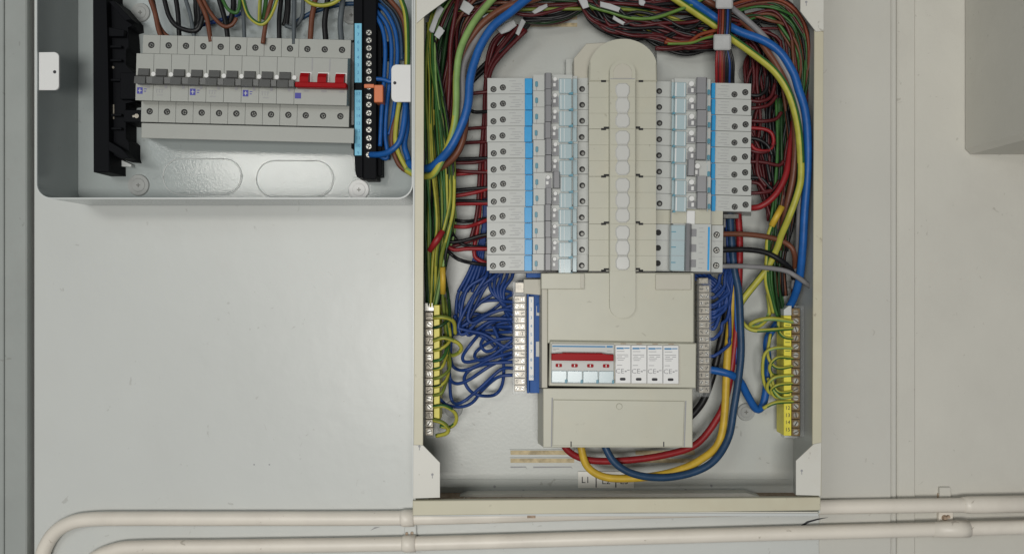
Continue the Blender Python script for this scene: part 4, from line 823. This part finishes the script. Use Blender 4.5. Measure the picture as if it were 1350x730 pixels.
# paper tags
for k, (cx, cy, w, hh, rot, h, lab) in enumerate(((575, 25, 9, 36, 22, 70, 'long folded paper tag in the corner above the earth bundle'), (579, 43, 10, 15, 30, 74, 'short paper tag below the long one above the earth bundle'), (615, 10, 17, 14, 30, 66, 'crumpled paper tag beside the thick green cable'),
        (644, 21, 16, 6, -25, 60, 'paper tag between the green and brown cables'), (668, 36, 26, 10, -32, 52, 'broad paper tag under the bright blue cable'), (686, 36, 7, 22, 25, 50, 'narrow paper tag beside the black slant'), (770, 4, 10, 15, -25, 82, 'white tape tag where the black sag meets the top run'), (804, 9, 28, 8, 14, 76, 'long white tag on the dark top run'),
        (816, 27, 18, 6, 26, 74, 'small white tag under the olive green wire'), (846, 3, 9, 8, 10, 70, 'tiny white tag on the dark run by the taped bundle'), (712, 12, 22, 6, -32, 60, 'pale tag among black wires beside the bright blue cable'))):
    c, s_ = math.cos(R(rot)), math.sin(R(rot))
    pts = [(cx+c*a-s_*b, cy+s_*a+c*b) for a, b in ((-w/2,-hh/2),(0,-hh/2+random.uniform(-1,1.5)),(w/2,-hh/2+1.5),(w/2-random.uniform(.5,2),0),(w/2-.6,hh/2),(0,hh/2+random.uniform(-1,1.4)),(-w/2+random.uniform(.5,2.5),hh/2-1))]
    solo('paper_tag', MB().prism(pts, h-0.8, h+0.9, 0.8), PAPER, lab, 'tag', 'paper tags on the wiring')

for pts, lab in (([(1056,692),(1064,686.5),(1078,683),(1092,681.5),(1078,685),(1066,688.5),(1058,694)], 'black scuff on the wall between the pipes under the cream board corner'), ([(488,699),(494,694.5),(501,694),(494,696.5)], 'small grey scuff on the wall between the pipes under the backboard')):
    solo('scuff_mark', MB().prism(pts, -0.1, 0.4), INKB if pts[0][0] > 900 else INK, lab, 'scuff mark')
for x in (335, 355): solo('nail_hole', MB().cyl(x, 612, 1.0, -0.1, 0.3, 8), INK, 'tiny filled nail hole in the backboard, %s the cream board' % ('farther from' if x < 340 else 'nearer to'), 'nail hole', 'pair of nail holes')
# wires in the shallow enclosure
def lw(label, pts, r, c, h=34, stripe=None, h_end=None):
    n = len(pts); wire(label, [(x, y, (h_end if (i == n-1 and h_end) else h)) for i, (x, y) in enumerate(pts)], r, c, 'wires entering the shallow enclosure', stripe=stripe)
A = 'at the top of the shallow enclosure'
lw('brown wire dropping into the breaker nearest the black busbar holder', [(196,-14),(198.6,0),(204.6,18),(209,39),(214,52)], 3.5, 'brown', 34)
lw('second brown wire forking beside the first brown one', [(199,-14),(203,8),(209,32),(216,44),(224,50)], 3.0, 'brown', 28)
lw('black wire curving low across the first breakers', [(212,-14),(216.7,0),(222.7,21),(233,34.6),(250,41),(262,38),(268,20)], 3.3, 'black', 40)
lw('black wire dropping straight beside the curved black one', [(229,-14),(232,0),(235,22.6),(236.5,54)], 3.4, 'black', 32)
lw('dark grey wire between the black pair and the first brown pair', [(242,-14),(245,0),(251,21),(257,54)], 2.8, 'dgrey', 38)
for k in range(3): lw('black wire in the fat black bunch above the fourth breaker', [(258+3.4*k,-14),(258+3.6*k,10),(259+3*k,28),(256-2*k,44)], 3.4, 'black', 24+5*k)
lw('brown wire dropping to the fourth breaker past the black bunch', [(257,-14),(262,0),(272.5,24),(278,56)], 3.2, 'brown', 44)
lw('brown wire curving aside towards the green wire', [(264,-14),(269.4,3),(281.5,22.6),(295,35),(306,33),(312,24)], 2.7, 'brown', 42)
lw('navy blue wire lying across behind the brown pair', [(256,40),(262,34.6),(284.5,28.6),(306,22),(318,18)], 2.8, 'navy', 24)
lw('green wire dipping between the black wires', [(288,-14),(293.6,0),(301,13),(312,17),(316,6),(316,-14)], 2.4, 'green', 46)
lw('black wire dropping into the fifth breaker', [(285,-14),(289,0),(297,28),(301,56)], 3.5, 'black', 36)
lw('black wire in the dark cluster behind the green loop', [(306,-14),(308,6),(305,24),(300,34)], 4.0, 'black', 26)
lw('dark grey wire dropping into the sixth breaker', [(318,-14),(319,6),(321,24),(322.5,57)], 2.8, 'dgrey', 36)
lw('green and yellow wire making the widest loop over the seventh breaker', [(318,-14),(320.7,0),(328,21),(342,32),(352,28),(360,14),(366,-4),(368,-14)], 2.6, 'green', 54, stripe=.02)
lw('yellow wire standing inside the green and yellow loop', [(345,-14),(343,2),(342,30)], 2.6, 'yelgrn', 48, stripe=.02)
lw('green wire beside the yellow one inside the loop', [(352,-14),(350,6),(347,26)], 3.0, 'green', 38)
lw('brown wire slanting into the seventh breaker', [(362,-14),(358,0),(351,28),(346.5,58)], 3.1, 'brown', 50)
lw('black wire dropping into the eighth breaker', [(372,-14),(370,6),(368,26),(368.5,59)], 3.3, 'black', 38)
for k in range(2): lw('black wire in the dark cluster above the ninth breaker', [(378+3*k,-14),(378+2*k,14),(374+4*k,34)], 3.2, 'black', 30)
lw('dark grey wire dropping into the ninth breaker', [(388,-14),(388,0),(387.5,30),(387.5,59)], 3.0, 'dgrey', 44)
lw('dark grey wire looping behind the ninth breaker wire', [(400,-14),(399.5,6),(398,22),(388,36),(376,34)], 2.8, 'dgrey', 34)
lw('navy blue wire swinging across behind the main switch cables', [(388,33),(394,27),(416,15),(448.6,6.5),(468,5),(492,3)], 3.2, 'navygrey', 28)
lw('green and yellow wire sagging in over the main switch', [(396,-14),(404,0),(416,6.5),(432,6.5),(446,0),(455,-14)], 3.0, 'yelgrn', 52, stripe=.02)
lw('brown cable entering the red switched main switch', [(418,-14),(414,8),(411,26),(408.5,61)], 3.8, 'brown', 42)
lw('black cable entering the red switched main switch', [(434,-14),(430.5,10),(428,33),(430.5,61)], 3.9, 'black', 42)
lw('dark grey cable entering the red switched main switch', [(453,-14),(451.5,4),(448.6,33),(451.5,63)], 3.9, 'dgrey', 42)
for k, pts in enumerate(([(480,-8),(492,2),(508,15),(520,38),(524,66),(522.5,100),(520,140),(513,176),(499,163)], [(480,2),(494.6,13),(510,33),(516,59),(515,98),(510,140),(508,178),(511,208),(499,205)], [(484,10),(494,20),(504.5,39),(508,66),(506.5,105),(503,150),(501,193)],
                         [(490,104),(505,105),(516,108),(524,100)], [(494,-8),(504,2),(518,18),(528,44),(530,80)])):
    lw('deep blue neutral wire arching over the black neutral bar', pts, 3.0, 'blue' if k == 9 else 'navygrey' if k == 4 else 'blue', 20+5*k)
lw('black wire hugging the corner above the white lug', [(498,-14),(506,0),(522.5,17),(532,40),(535,70)], 4.4, 'black', 40)
lw('brown wire hugging the corner above the white lug', [(505,-14),(514,0),(527,16),(534,36),(536,80),(527,140),(518,170),(517,192),(526,217),(540,228)], 3.4, 'brown', 48)
wire('green and yellow cable dropping past the white lug to the cream board', [(524,-14,58),(529,0,58),(535.5,25,58),(537,82,56),(533,112,54),(526,140,52),(521.5,181,52),(526,203,52),(536.6,224,50)], 3.6, 'green', 'cables crossing between the boards', 'cable', 'cable', stripe=.05)
wire('bright blue cable from the black neutral bar rising behind the white lug', [(488,204,40),(502,203.5,48),(515,199,54),(527,186,56),(533,160,56),(535,128,54),(534,100,50)], 4.2, 'blue', 'cables crossing between the boards', 'cable', 'cable')
wire('bright blue cable running down the enclosure side into the cream board', [(535,126,46),(536.5,165,46),(533,190,46),(537,206,47),(540,216,48)], 4.2, 'blue', 'cables crossing between the boards', 'cable', 'cable')
